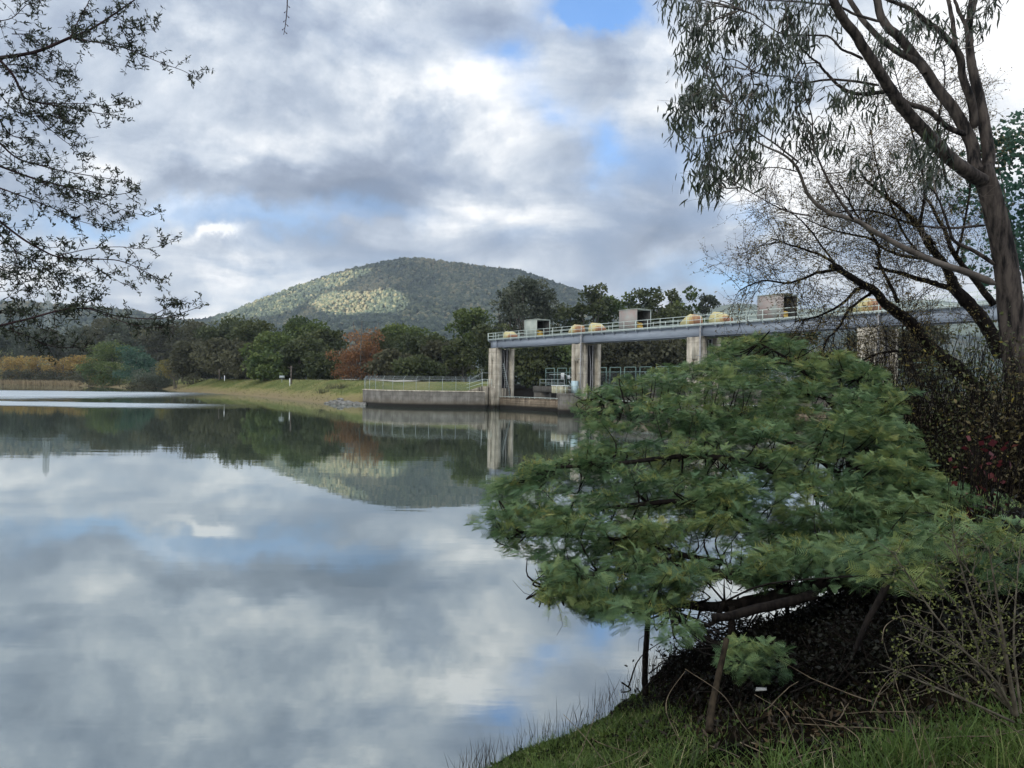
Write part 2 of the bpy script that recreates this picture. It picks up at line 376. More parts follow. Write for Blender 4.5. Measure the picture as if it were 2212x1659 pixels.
def grid(name, x0, x1, y0, y1, nx, ny, hf, m, smooth=True, keep=None):
    xs = np.linspace(x0, x1, nx); ys = np.linspace(y0, y1, ny)
    X, Y = np.meshgrid(xs, ys); Z = hf(X, Y)
    V = np.stack([X, Y, Z], -1).reshape(-1, 3)
    i, j = np.meshgrid(np.arange(nx-1), np.arange(ny-1)); a = (j*nx+i).ravel()
    q = np.stack([a, a+1, a+nx+1, a+nx], 1)
    if keep is not None:
        kk = keep(X, Y, Z).ravel(); q = q[kk[q].any(axis=1)]
    mb = MB(); mb.add(V, q); return mb.build(name, m, smooth=smooth)
# far shore: land is on the LEFT of this line when walking left to right -> use negative sign
FAR = np.array([(-2500, 470), (-800, 432), (-420, 424), (-290, 418), (-250, 410), (-215, 380), (-172, 332), (-136, 299), (-128, 280), (-115, 256), (-68, 196), (-50, 165), (-35, 138), (-31, 133.2), (-28.0, 133.0), (-26.4, 131.8), (-25.0, 129.6), (-23.4, 127.4), (-21.4, 125.4), (-18.6, 123.6), (-15.5, 122.5), (-12, 122.2), (-4, 122.2)], float)
def land_h(x, y):
    x = np.asarray(x, float); y = np.asarray(y, float)
    s = -sdist(x, y, FAR)
    lev = np.clip((-x-105)/70, 0, 1)                       # towards the far left the levee fades to a low shore
    ws = 10.0+lev*14; zt = 4.35-lev*0.9
    t = np.clip(s/ws, 0, 1)
    z = np.where(s > 0, zt*(t**0.85)*(1-0.0*t), s*0.25)
    # terrace behind the concrete wall
    e = np.clip((x+29)/6, 0, 1)*np.clip((150-y)/10, 0, 1)
    zt2 = 2.62+np.clip((s-4)/9, 0, 1)*1.4
    z = np.where(s > 0, z*(1-e)+zt2*e, z)
    z = np.where(s > ws+5, zt-0.5*np.clip((s-ws-5)/8, 0, 1)*(1-lev), z)
    z = z+(fbm(x*0.12, y*0.12, 4)-0.5)*0.45*np.clip(s/3, 0, 1)
    z = np.where((s < 0) & (x > -27.6) & (y < 140), -6.0, z)
    # paddock hill at the far left
    z = z+44*np.exp(-(((x+475)/95)**2+((y-690)/130)**2))*np.clip(s/60, 0, 1)
    # dam line: downstream ground to the right
    return np.where(s > -400, z, -2)
O = np.array((-2.86, 120.6)); DD = np.array((0.583, -0.8125)); MM = np.array((0.8125, 0.583))
def L(a, b, z): p = O+a*DD+b*MM; return np.array((p[0], p[1], z))
def land2(x, y):
    """ground downstream of the dam and along the right bank"""
    a = (x-O[0])*DD[0]+(y-O[1])*DD[1]; b = (x-O[0])*MM[0]+(y-O[1])*MM[1]
    z = 1.2+np.clip((b-22)/40, 0, 1)*2.6+(fbm(x*0.1, y*0.1, 4)-0.5)*0.8
    return np.where(b > 16, z, -1.5)
def grassmat(name, stops, sc1=0.15, sc2=3.0):
    m, nt, out = newmat(name)
    g = N(nt, 'NewGeometry')
    n1 = N(nt, 'TexNoise', inputs={'Scale': sc1, 'Detail': 6, 'Roughness': 0.65}); nt.links.new(g.outputs['Position'], n1.inputs['Vector'])
    n2 = N(nt, 'TexNoise', inputs={'Scale': sc2, 'Detail': 6, 'Roughness': 0.7}); nt.links.new(g.outputs['Position'], n2.inputs['Vector'])
    f = mth(nt, 'ADD', mth(nt, 'MULTIPLY', n1.outputs['Fac'], 0.6), mth(nt, 'MULTIPLY', n2.outputs['Fac'], 0.4))
    sep = N(nt, 'SeparateXYZ'); nt.links.new(g.outputs['Position'], sep.inputs[0])
    zz = mth(nt, 'MULTIPLY', mth(nt, 'SUBTRACT', 2.2, sep.outputs[2]), 0.16, True)   # drier grass in the drawdown zone
    f = mth(nt, 'ADD', f, zz)
    r = ramp(nt, stops, f)
    p = N(nt, 'BsdfPrincipled'); p.inputs['Roughness'].default_value = 0.95; p.inputs['Specular IOR Level'].default_value = 0.1
    b = N(nt, 'Bump'); b.inputs['Strength'].default_value = 0.6; b.inputs['Distance'].default_value = 0.3; nt.links.new(n2.outputs['Fac'], b.inputs['Height']); nt.links.new(b.outputs[0], p.inputs['Normal'])
    nt.links.new(r.outputs[0], p.inputs['Base Color']); nt.links.new(p.outputs[0], out.inputs[0]); return m
M['levee'] = grassmat('mown_grass', [(0.36, (0.060, 0.080, 0.022)), (0.50, (0.125, 0.14, 0.042)), (0.62, (0.22, 0.19, 0.08)), (0.80, (0.21, 0.165, 0.09))], 0.13, 1.6)
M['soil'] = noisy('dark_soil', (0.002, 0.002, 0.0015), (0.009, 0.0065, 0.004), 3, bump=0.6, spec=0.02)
setting(grid('ground', -620, 90, 110, 760, 470, 430, land_h, M['levee'], keep=lambda X, Y, Z: (Z > -1.0) & ((X-O[0])*MM[0]+(Y-O[1])*MM[1] > -60) & ~((X > -2.5) & (Y < 230))))
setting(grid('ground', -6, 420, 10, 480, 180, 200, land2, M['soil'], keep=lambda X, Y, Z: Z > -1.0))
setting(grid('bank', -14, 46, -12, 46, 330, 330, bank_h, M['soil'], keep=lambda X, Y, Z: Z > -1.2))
# land sheet out to the horizon
mb = MB(); mb.add([(-9000, 700, 2.2), (9000, 400, 2.2), (9000, 12000, 2.2), (-9000, 12000, 2.2)], [(0, 1, 2, 3)]); setting(mb.build('ground', M['soil']))
# crest road
crest = []
def inland(k):
    P = FAR[k]; a = FAR[k-1]; b_ = FAR[k+1]; t = (b_-a)/np.linalg.norm(b_-a); return P, np.array((-t[1], t[0]))
cl = []
for k in range(6, 12):
    P, nn_ = inland(k); lv = min(max((-P[0]-105)/70, 0), 1); cl.append(P+nn_*(10.0+lv*14+2.2))
cl.append(np.array((-24.0, 146.0))); cl.append(np.array((-6.0, 150.0)))
cl = spline(np.array([(p[0], p[1], 0) for p in cl]), 8)
T_ = nrm(np.gradient(cl, axis=0)); S_ = np.stack([-T_[:, 1], T_[:, 0], 0*T_[:, 0]], 1)
A_ = cl-S_*1.6; B_ = cl+S_*1.6
A_[:, 2] = land_h(A_[:, 0], A_[:, 1])+0.10; B_[:, 2] = land_h(B_[:, 0], B_[:, 1])+0.12
mb = MB(); n_ = len(cl); mb.add(np.vstack([A_, B_]), [(i, i+1, n_+i+1, n_+i) for i in range(n_-1)])
M['gravel'] = noisy('gravel', (0.30, 0.27, 0.22), (0.42, 0.39, 0.33), 2)
setting(mb.build('path', M['gravel']))
# lake bed under the water so that the water is not bottomless
# water
m, nt, out = newmat('lake_water')
g = N(nt, 'NewGeometry'); sep = N(nt, 'SeparateXYZ'); nt.links.new(g.outputs['Position'], sep.inputs[0])
mp = N(nt, 'Mapping'); mp.inputs['Scale'].default_value = (0.10, 0.50, 1.0); nt.links.new(g.outputs['Position'], mp.inputs[0])
nz = N(nt, 'TexNoise', inputs={'Scale': 1.3, 'Detail': 4, 'Roughness': 0.5}); nt.links.new(mp.outputs[0], nz.inputs['Vector'])
mp2 = N(nt, 'Mapping'); mp2.inputs['Scale'].default_value = (0.6, 1.6, 1.0); nt.links.new(g.outputs['Position'], mp2.inputs[0])
nz2 = N(nt, 'TexNoise', inputs={'Scale': 2.2, 'Detail': 3, 'Roughness': 0.5}); nt.links.new(mp2.outputs[0], nz2.inputs['Vector'])
# breeze patches on the far left of the lake
mp3 = N(nt, 'Mapping'); mp3.inputs['Scale'].default_value = (0.006, 0.02, 1.0); nt.links.new(g.outputs['Position'], mp3.inputs[0])
nz3 = N(nt, 'TexNoise', inputs={'Scale': 1.0, 'Detail': 4}); nt.links.new(mp3.outputs[0], nz3.inputs['Vector'])
def band(cx, w0, lim, soft, slope=0.0):
    yy = mth(nt, 'ADD', sep.outputs[1], mth(nt, 'MULTIPLY', mth(nt, 'SUBTRACT', nz3.outputs['Fac'], 0.5), w0*0.9))
    yy = mth(nt, 'ADD', yy, mth(nt, 'MULTIPLY', sep.outputs[0], slope))
    d = mth(nt, 'ABSOLUTE', mth(nt, 'SUBTRACT', yy, cx))
    a = mth(nt, 'MULTIPLY', mth(nt, 'SUBTRACT', w0, mth(nt, 'ADD', d, mth(nt, 'MULTIPLY', mth(nt, 'SUBTRACT', nz.outputs['Fac'], 0.5), w0*1.1))), 2.2/w0, True)
    xl = mth(nt, 'MULTIPLY', mth(nt, 'SUBTRACT', lim, sep.outputs[0]), 1.0/soft, True)
    return mth(nt, 'MULTIPLY', a, xl)
W1 = band(203, 60, -66, 34, -.16); W2 = band(108, 13.0, -38, 20, 0.10)
WW = mth(nt, 'MAXIMUM', W1, W2)
st = mth(nt, 'ADD', mth(nt, 'MULTIPLY', mth(nt, 'POWER', nz3.outputs['Fac'], 3.0), 0.13), mth(nt, 'MULTIPLY', WW, 0.55))
hgt = mth(nt, 'ADD', mth(nt, 'MULTIPLY', nz.outputs['Fac'], 0.8), mth(nt, 'MULTIPLY', nz2.outputs['Fac'], 0.14))
b = N(nt, 'Bump'); b.inputs['Distance'].default_value = 0.35; nt.links.new(st, b.inputs['Strength']); nt.links.new(hgt, b.inputs['Height'])
fr = N(nt, 'Fresnel', inputs={'IOR': 1.33}); nt.links.new(b.outputs[0], fr.inputs['Normal'])
fac = mth(nt, 'ADD', mth(nt, 'MULTIPLY', fr.outputs[0], 0.48), 0.46, True)
gl = N(nt, 'BsdfGlossy'); nt.links.new(mth(nt, 'ADD', mth(nt, 'MULTIPLY', WW, 0.30), 0.003), gl.inputs['Roughness']); gl.inputs['Color'].default_value = (0.93, 0.97, 0.97, 1); nt.links.new(b.outputs[0], gl.inputs['Normal'])
df = N(nt, 'BsdfDiffuse'); df.inputs['Color'].default_value = (0.055, 0.07, 0.05, 1)
mx = N(nt, 'MixShader'); nt.links.new(fac, mx.inputs[0]); nt.links.new(df.outputs[0], mx.inputs[1]); nt.links.new(gl.outputs[0], mx.inputs[2]); nt.links.new(mx.outputs[0], out.inputs[0])
M['water'] = m
mb = MB(); mb.add([(-3000, -200, 0), (300, -200, 0), (300, 600, 0), (-3000, 600, 0)], [(0, 1, 2, 3)])
setting(mb.build('water', M['water']))

# ------------------------------------------------------------------ mountain and far hills
RY = 3000.0
prof = [(250, 700), (380, 697), (440, 691), (500, 675), (560, 649), (620, 627), (700, 599), (780, 577), (860, 561), (900, 559), (960, 567), (1040, 577), (1120, 585), (1200, 612), (1270, 635), (1350, 655), (1450, 672), (1560, 690), (1800, 705), (2100, 730)]
pw = np.array([pt(x, y+3, RY) for x, y in prof])
def mount_h(x, y):
    H = np.interp(x*RY/np.minimum(y, RY), pw[:, 0], pw[:, 2])
    t = np.clip((y-1250)/(RY-1250), 0, 1)
    g_ = t*(0.62+0.38*t)
    back = np.clip((y-RY)/900, 0, 1); g_ = g_*(1-back**2*0.8)
    sp = np.abs(fbm(x*0.0026+3, y*0.0011+1, 4)-0.5)*2
    z = H*g_*(1-0.45*sp*np.sin(t*PI))+40*np.sin(t*PI)*(fbm(x*0.004, y*0.003, 3)-0.5)
    spur = 95*np.exp(-(((x+250)/330)**2+((y-2000)/320)**2))+70*np.exp(-(((x-520)/400)**2+((y-2050)/330)**2))
    return z+spur*0.35+2
M['forest_floor'] = noisy('forest_floor', (0.012, 0.020, 0.010), (0.03, 0.04, 0.02), 0.01)
setting(grid('mountain', -1700, 2100, 1250, 3700, 230, 150, mount_h, M['forest_floor']))
prof2 = [(-500, 640), (-200, 640), (0, 655), (60, 654), (140, 660), (230, 668), (300, 676), (350, 688), (420, 697), (500, 702), (650, 706)]
H2Y = 2300.0
p2 = np.array([pt(x, y+3, H2Y) for x, y in prof2])
def hill2_h(x, y):
    H = np.interp(x*H2Y/np.minimum(y, H2Y), p2[:, 0], p2[:, 2]); t = np.clip((y-1300)/(H2Y-1300), 0, 1)
    back = np.clip((y-H2Y)/500, 0, 1)
    return H*t*(0.6+0.4*t)*(1-back*0.7)+10*(fbm(x*0.006, y*0.005, 3)-0.5)+2
setting(grid('hills', -2600, -450, 1300, 2800, 130, 90, hill2_h, M['forest_floor']))
prof3 = [(1380, 690), (1450, 675), (1540, 663), (1575, 658), (1620, 660), (1700, 668), (1800, 664), (1880, 652), (1960, 648), (2050, 655), (2200, 640), (2500, 650), (3000, 690)]
p3 = np.array([pt(x, y+2, 5200) for x, y in prof3])
def hill3_h(x, y):
    H = np.interp(x, p3[:, 0], p3[:, 2]); t = np.clip((y-3600)/(5200-3600), 0, 1)
    return H*np.sin(t*PI/2)+60*np.sin(t*PI)*(fbm(x*0.002, y*0.002, 3)-0.5)
M['far_forest'] = noisy('far_forest', (0.02, 0.035, 0.02), (0.05, 0.065, 0.035), 0.012, detail=8)
setting(grid('hills', 1000, 6500, 3600, 5600, 140, 60, hill3_h, M['far_forest']))
# tree crowns of the mountain forest
t5 = (1+5**0.5)/2
ICO = nrm(np.array([(-1, t5, 0), (1, t5, 0), (-1, -t5, 0), (1, -t5, 0), (0, -1, t5), (0, 1, t5), (0, -1, -t5), (0, 1, -t5), (t5, 0, -1), (t5, 0, 1), (-t5, 0, -1), (-t5, 0, 1)], float))
ICT = np.array([(0, 11, 5), (0, 5, 1), (0, 1, 7), (0, 7, 10), (0, 10, 11), (1, 5, 9), (5, 11, 4), (11, 10, 2), (10, 7, 6), (7, 1, 8), (3, 9, 4), (3, 4, 2), (3, 2, 6), (3, 6, 8), (3, 8, 9), (4, 9, 5), (2, 4, 11), (6, 2, 10), (8, 6, 7), (9, 8, 1)])
def crowns(name, n, x0, x1, y0, y1, hf, size, m, pxlim=(-60, 2270)):
    X = rng.uniform(x0, x1, n); Y = y0+(y1-y0)*rng.random(n)**0.9
    Z = hf(X, Y); px, py = to_px(np.stack([X, Y, Z], -1)); ok = (px > pxlim[0]) & (px < pxlim[1])
    X, Y, Z = X[ok], Y[ok], Z[ok]; n = len(X)
    s = size*rng.uniform(0.55, 1.35, n); hz = s*rng.uniform(0.8, 1.35, n)
    jit = 1+rng.normal(size=(n, 12, 1))*0.22
    V = ICO[None]*jit*np.stack([s, s, hz], -1)[:, None]+np.stack([X, Y, Z+hz*0.7], -1)[:, None]
    mb = MB(); off = (np.arange(n)*12)[:, None, None]
    tn = np.clip(0.5+(fbm(X*0.006, Y*0.004, 3)-0.5)*1.3+rng.normal(size=n)*0.28, 0, 1)
    mb.add(V.reshape(-1, 3), None, (ICT[None]+off).reshape(-1, 3), np.repeat(tn, 12))
    return setting(mb.build(name, m), 'stuff')
M['mt_leaf'] = foliage('mountain_canopy', [(0.0, (0.028, 0.046, 0.034)), (0.5, (0.068, 0.092, 0.060)), (0.8, (0.135, 0.150, 0.085)), (1.0, (0.22, 0.20, 0.115))], 0.1)
crowns('mountain_forest', 100000, -1500, 1900, 1300, 3080, mount_h, 5.6, M['mt_leaf'])
crowns('hill_forest', 20000, -2100, -450, 1350, 2380, hill2_h, 5.5, M['mt_leaf'])

# ------------------------------------------------------------------ unseen sheet added to block the sun, holes cut for the mountain's lit patches
from math import hypot
ALT = 1500.0
def inpoly(px, py, poly):
    c = np.zeros(px.shape, bool); n = len(poly); j = n-1
    for i in range(n):
        xi, yi = poly[i]; xj, yj = poly[j]
        c ^= ((yi > py) != (yj > py)) & (px < (xj-xi)*(py-yi)/(yj-yi+1e-9)+xi); j = i
    return c
PA = [(447, 685), (527, 661), (608, 630), (672, 611), (746, 586), (791, 577), (804, 586), (755, 616), (710, 631), (674, 648), (642, 669), (610, 683), (545, 689), (481, 701)]
PB = [(671, 658), (694, 643), (726, 631), (787, 635), (852, 628), (877, 640), (889, 663), (861, 680), (787, 684), (732, 687), (700, 678)]
nx, ny = 340, 430
xs = np.linspace(-2400, -900, nx); ys = np.linspace(0, 1750, ny)
X, Y = np.meshgrid(xs, ys); P = np.stack([X, Y, np.full(X.shape, ALT)], -1)
hit = np.zeros(X.shape, bool); T = np.zeros(X.shape)
for k in range(260):
    t = 1400+k*10.0; Q = P-SD*t
    below = (Q[..., 2] < mount_h(Q[..., 0], Q[..., 1])+5) & (Q[..., 1] > 1250) & ~hit
    T = np.where(below, t, T); hit |= below
Q = P-SD*T[..., None]; qx, qy = to_px(Q)
qx = qx+(fbm(X*0.02, Y*0.02, 3)-0.5)*14; qy = qy+(fbm(X*0.02+50, Y*0.02, 3)-0.5)*8
dens = np.ones(X.shape); dens[hit & inpoly(qx, qy, PA)] = 0.0; dens[hit & inpoly(qx, qy, PB)] = 0.0
for _ in range(2):
    d2 = dens.copy(); d2[1:-1, 1:-1] = (dens[1:-1, 1:-1]*2+dens[:-2, 1:-1]+dens[2:, 1:-1]+dens[1:-1, :-2]+dens[1:-1, 2:])/6; dens = d2
m, nt, out = newmat('sun_mask_cloud'); at = N(nt, 'Attribute', attribute_name='tint')
em = N(nt, 'Emission'); em.inputs['Color'].default_value = (0.62, 0.67, 0.74, 1); em.inputs['Strength'].default_value = 0.9  # glow added in place of the sky light the sheet blocks
tr = N(nt, 'BsdfTransparent'); mx = N(nt, 'MixShader'); f = mth(nt, 'MULTIPLY', at.outputs['Fac'], 0.93)
nt.links.new(f, mx.inputs[0]); nt.links.new(tr.outputs[0], mx.inputs[1]); nt.links.new(em.outputs[0], mx.inputs[2]); nt.links.new(mx.outputs[0], out.inputs[0])
m.cycles.emission_sampling = 'NONE'
i, j = np.meshgrid(np.arange(nx-1), np.arange(ny-1)); a = (j*nx+i).ravel()
mb = MB(); mb.add(P.reshape(-1, 3), np.stack([a, a+1, a+nx+1, a+nx], 1), None, dens.ravel())
# the rest of the added sun-blocking sheet, to the south, east and west
for (xa, xb, ya, yb) in ((-9000, -2400, -9000, 1950), (-900, 5000, -9000, 1950), (-2400, -900, -9000, 0), (-2400, -900, 1750, 1950)):
    mb.add([(xa, ya, ALT), (xb, ya, ALT), (xb, yb, ALT), (xa, yb, ALT)], [(0, 1, 2, 3)], None, 1.0)
setting(mb.build('sun_mask_clouds', m))
# haze
mb = MB(); box(mb, (-3200, -260, -4), (6600, 5900, 900))
m, nt, out = newmat('haze'); pv = N(nt, 'VolumePrincipled'); pv.inputs['Color'].default_value = (0.72, 0.82, 0.95, 1); pv.inputs['Density'].default_value = 0.00010; pv.inputs['Anisotropy'].default_value = 0.2
nt.links.new(pv.outputs[0], out.inputs['Volume'])
setting(mb.build('haze', m), 'stuff')
# ------------------------------------------------------------------ dam, bridge, fences   (a along the bridge, b downstream, z up)
SPAN = 21.0; DZ = 11.2
def pier(k):
    a1 = SPAN*k+0.1; a0 = a1-2.0
    lab = ['stained concrete bridge pier with a tall slot, at the shore end beside the wing wall',
           'concrete bridge pier with a drain pipe and a pale blue cabinet on its foot',
           'pale concrete bridge pier with a square opening, rising from behind the green bush',
           'concrete bridge pier seen through the bare twigs near the tree trunk',
           'last concrete bridge pier hidden behind the tangled shrubs at the right'][k]
    p = L(a1, 0, 0); t = thing('bridge_pier', (p[0], p[1], 0), lab, 'bridge pier', 'concrete piers carrying the gantry bridge')
    top = 9.78
    up = MB()                                   # upstream column
    b0, b1 = 0.1, 1.35
    if k == 0:      # tall slot in the upstream face
        z0, z1 = 3.9, 7.9
        box(up, (a0, b0+.25, -2), (a1, b1, top), L)
        box(up, (a0, b0, -2), (a0+.75, b0+.248, top), L); box(up, (a0+1.22, b0, -2), (a1, b0+.248, top), L)
        box(up, (a0+.752, b0, -2), (a0+1.218, b0+.246, z0), L); box(up, (a0+.752, b0, z1), (a0+1.218, b0+.246, top), L)
    elif k in (2, 3):
        z0, z1 = 6.3, 7.2
        box(up, (a0, b0+.3, -2), (a1, b1, top), L)
        box(up, (a0, b0, -2), (a0+.8, b0+.298, top), L); box(up, (a0+1.65, b0, -2), (a1, b0+.298, top), L)
        box(up, (a0+.802, b0, -2), (a0+1.648, b0+.296, z0), L); box(up, (a0+.802, b0, z1), (a0+1.648, b0+.296, top), L)
    else:
        box(up, (a0, b0+.45, -2), (a1, b1, top), L)
        box(up, (a0, b0, -2), (a0+.5, b0+.448, top), L); box(up, (a0+1.5, b0, -2), (a1, b0+.448, top), L)
        box(up, (a0+.72, b0+.05, 7.3), (a0+1.38, b0+.446, top-.1), L)
    up.build('upstream_column', M['conc'], t)
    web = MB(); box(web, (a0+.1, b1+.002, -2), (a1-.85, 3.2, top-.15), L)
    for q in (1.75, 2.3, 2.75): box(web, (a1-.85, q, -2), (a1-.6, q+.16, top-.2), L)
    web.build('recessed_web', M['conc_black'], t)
    dn = MB(); box(dn, (a0, 3.202, -2), (a1, 3.85, top), L); dn.build('downstream_column', M['conc'], t)
    gd = MB()
    for q in (1.55, 2.6):
        tube(gd, [L(a1-.35, q, 0.5), L(a1-.35, q, top-.1)], .07, .07, 6)
    tube(gd, [L(a1-.2, 2.0, 1.8), L(a1-.3, 2.25, 6.0), L(a1-.3, 1.9, top-.3)], .08, .05, 6)
    gd.build('gate_guide', M['pipe'], t)
    if k == 0:
        st = MB()
        n = 16
        for s in range(n):
            z = 2.2+s*.33; q = 3.0-s*.09
            box(st, (a1-.6, q-.12, z), (a1+.05, q+.12, z+.05), L)
        for off in (a1-.6, a1+.05): tube(st, [L(off, 3.1, 2.0), L(off, 1.6, 7.4)], .05, .05, 5)
        st.build('stair', M['steel'], t)
    if k >= 1:
        pp = MB(); tube(pp, [L(a1+.10, b0-.12, 2.0 if k == 1 else 2.6), L(a1+.10, b0-.12, DZ-.25)], .075, .075, 8)
        for z in (3.6, 5.6, 7.6): box(pp, (a1-.55, b0-.10, z), (a1+.2, b0-.02, z+.07), L)
        pp.build('drain_pipe', M['pipe'], t)
        ft = MB()                               # broader foot with cutwater nose
        prism(ft, [(a0-.05, -1.9), (a0+.55, -2.75), (a1-.5, -2.75), (a1+.05, -1.9), (a1+.05, b0-.2), (a0-.05, b0-.2)], -2, 2.62, L)
        prism(ft, [(a0-.12, -1.9), (a0+.5, -2.85), (a1-.45, -2.85), (a1+.12, -1.9), (a1+.12, b0-.2), (a0-.12, b0-.2)], 2.62, 2.80, L)
        ft.build('foot', M['conc_dark'], t)
    if k == 1:
        rr = MB()
        for (a, b) in ((a0, -2.6), (a1, -2.6), (a0, -.6), (a1, -.3), (a0+1, -2.6)):
            tube(rr, [L(a, b, 2.8), L(a, b, 3.8)], .03, .03, 5)
        for z in (3.3, 3.8):
            tube(rr, [L(a0, -.6, z), L(a0, -2.6, z), L(a1, -2.6, z), L(a1, -.3, z)], .03, .03, 5)
        rr.build('foot_railing', M['rail'], t)
    return t
for k in range(5): pier(k)
# cabinet, junction box
p = L(20.6, -1.2, 2.8); t = thing('cabinet', p, 'pale blue electrical cabinet standing on the foot of the second pier', 'cabinet')
mb = MB(); box(mb, (20.1, -.75, 2.85), (20.95, -.15, 4.55), L); mb.build('housing', M['pale_blue'], t)
mb = MB(); box(mb, (20.16, -.77, 2.95), (20.9, -.752, 4.45), L); d = mb.build('door', M['pale_blue'], t)
mb = MB(); box(mb, (20.8, -.80, 3.6), (20.84, -.772, 3.85), L); mb.build('handle', M['steel'], d)
p = L(18.2, -1.9, 2.8); t = thing('crate', p, 'cream yellow slatted box with a lid on the foot of the second pier', 'crate')
mb = MB()
for i in range(6): box(mb, (17.7+i*.42, -2.3, 2.82), (18.08+i*.42-.06, -2.24, 3.8), L)
box(mb, (17.72, -2.22, 2.82), (20.0, -1.2, 3.7), L); mb.build('body', M['cream'], t)
mb = MB(); box(mb, (17.65, -2.35, 3.82), (20.1, -1.1, 3.92), L); mb.build('lid', M['white'], t)

# ---- bridge deck
bt = thing('gantry_bridge', L(0, 1.6, DZ), 'long grey steel girder bridge on concrete piers carrying the gate hoists over the water', 'bridge')
A0, A1 = -2.1, SPAN*4+2
mb = MB(); box(mb, (A0, 0, DZ-.13), (A1, 3.25, DZ), L)
mb.build('deck', M['steel'], bt)
def girder(b):
    for k in range(-1, 4):
        a0 = A0+.5 if k < 0 else SPAN*k+.03; a1 = -.03 if k < 0 else SPAN*(k+1)-.03
        mb = MB(); zt = DZ-.17; zb = DZ-1.32
        box(mb, (a0, b, zb+.04), (a1, b+.03, zt-.04), L)
        box(mb, (a0, b-.14, zb), (a1, b+.17, zb+.038), L); box(mb, (a0, b-.14, zt-.038), (a1, b+.17, zt), L)
        for e in (a0+.01, a1-.05): box(mb, (e, b-.12, zb+.04), (e+.04, b-.002, zt-.04), L)
        mb.build('girder', M['girder'], bt)
girder(0.42); girder(2.75)
for k in range(4):
    mb = MB(); box(mb, (SPAN*k-.22, .35, DZ-1.42), (SPAN*k+.22, .75, DZ-1.322), L); mb.build('bearing', M['conc'], bt)
brk = np.arange(A0+.2, A1, 2.1)
for a in brk:
    mb = MB(); V = [L(a-.03, 0.02, DZ-.14), L(a-.03, .40, DZ-.14), L(a-.03, .40, DZ-.5), L(a-.03, 0.02, DZ-.22)]; V2 = [v+np.array((DD[0]*.06, DD[1]*.06, 0)) for v in V]
    mb.add(V+V2, [(0, 1, 2, 3), (7, 6, 5, 4), (0, 4, 5, 1), (1, 5, 6, 2), (2, 6, 7, 3), (3, 7, 4, 0)]); mb.build('bracket', M['girder'], bt)
def railing(b, side):
    mb = MB()
    for a in brk: tube(mb, [L(a, b, DZ-.3 if side == 0 else DZ), L(a, b, DZ+1.05)], .035, .035, 6)
    for z in (.55, 1.05): tube(mb, [L(A0+.05, b, DZ+z), L(A1, b, DZ+z)], .03, .03, 6)
    if side == 0:
        box(mb, (A0, b-.01, DZ+.005), (A1, b+.015, DZ+.10), L)
    return mb.build('handrail', M['rail'], bt)
railing(0.0, 0); railing(3.22, 1)
mb = MB()
for q in (0.0, 1.05, 2.1, 3.2): tube(mb, [L(A0+.05, q, DZ), L(A0+.05, q, DZ+1.05)], .035, .035, 6)
for z in (.55, 1.05): tube(mb, [L(A0+.05, 0, DZ+z), L(A0+.05, 3.22, DZ+z)], .03, .03, 6)
mb.build('handrail', M['rail'], bt)
# ---- hoist sheds and rounded hoist covers
def a_at(x, b):
    """position along the bridge seen at photo column x for offset b at deck height"""
    lo, hi = -5.0, 80.0
    for _ in range(50):
        m_ = (lo+hi)/2
        if to_px(L(m_, b, DZ))[0] < x: lo = m_
        else: hi = m_
    return (lo+hi)/2
def z1(x): return (1880+x/2.765)*.5486
def z2(x): return (2500+x/2.765)*.5486
def z3(x): return (3200+x/2.553)*.5486
sh_labels = ['small grey green three sided shed on the bridge, leftmost of the hoist sheds', 'shed with faded pink patches on its wall, on the bridge between two pairs of covers', 'largest brownish hoist shed on the bridge behind the bare twigs']
def shed(i, xa, xc):
    b0, b1 = .45, 2.9; a0 = a_at(xa, b0); a1 = a_at(xc, b0); h = 2.62
    t = thing('hoist_shed', L((a0+a1)/2, 1.6, DZ), sh_labels[i], 'shed', 'three sided hoist sheds on the bridge')
    wm = M['shed'] if i == 0 else M['shed_red']
    mb = MB(); box(mb, (a0, b0, DZ+.02), (a1, b0+.05, DZ+h), L); mb.build('front_wall', wm, t)
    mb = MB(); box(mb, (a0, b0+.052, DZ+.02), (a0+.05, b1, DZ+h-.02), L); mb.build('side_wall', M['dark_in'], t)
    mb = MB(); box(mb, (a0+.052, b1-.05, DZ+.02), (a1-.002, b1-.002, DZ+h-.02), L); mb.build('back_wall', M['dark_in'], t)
    mb = MB(); box(mb, (a0-.06, b0-.06, DZ+h+.002), (a1+.08, b1+.06, DZ+h+.07), L)
    box(mb, (a1-.01, b0+.06, DZ+h-.10), (a1+.05, b1-.06, DZ+h), L); mb.build('roof', M['shed'], t)
    mb = MB(); box(mb, (a1-.06, b1+.0, DZ+.02), (a1+.02, b1+.08, DZ+h-.02), L); mb.build('post', M['rail'], t)
    p = L(a1-1.0, 1.4, DZ)
    g = thing('hoist_machine', p, ['yellow winch motor inside the leftmost hoist shed', 'yellow winch motor standing in the shed with pink patches', 'yellow winch motor in the shed behind the bare twigs'][i], 'winch', 'yellow winch motors in the hoist sheds')
    mb = MB(); box(mb, (a1-1.5, .9, DZ+.02), (a1-.35, 1.9, DZ+.55), L); box(mb, (a1-1.4, 1.0, DZ+.552), (a1-.75, 1.5, DZ+1.05), L); mb.build('gearbox', M['yellow'], g)
    mb = MB(); tube(mb, [L(a1-.6, 1.15, DZ+.75), L(a1-.6, 1.9, DZ+.75)], .2, .2, 12); mb.build('drum', M['yellow'], g)
shed(0, z1(508), z1(645)); shed(1, z1(1540), z1(1735)); shed(2, z2(1330), z2(1615))
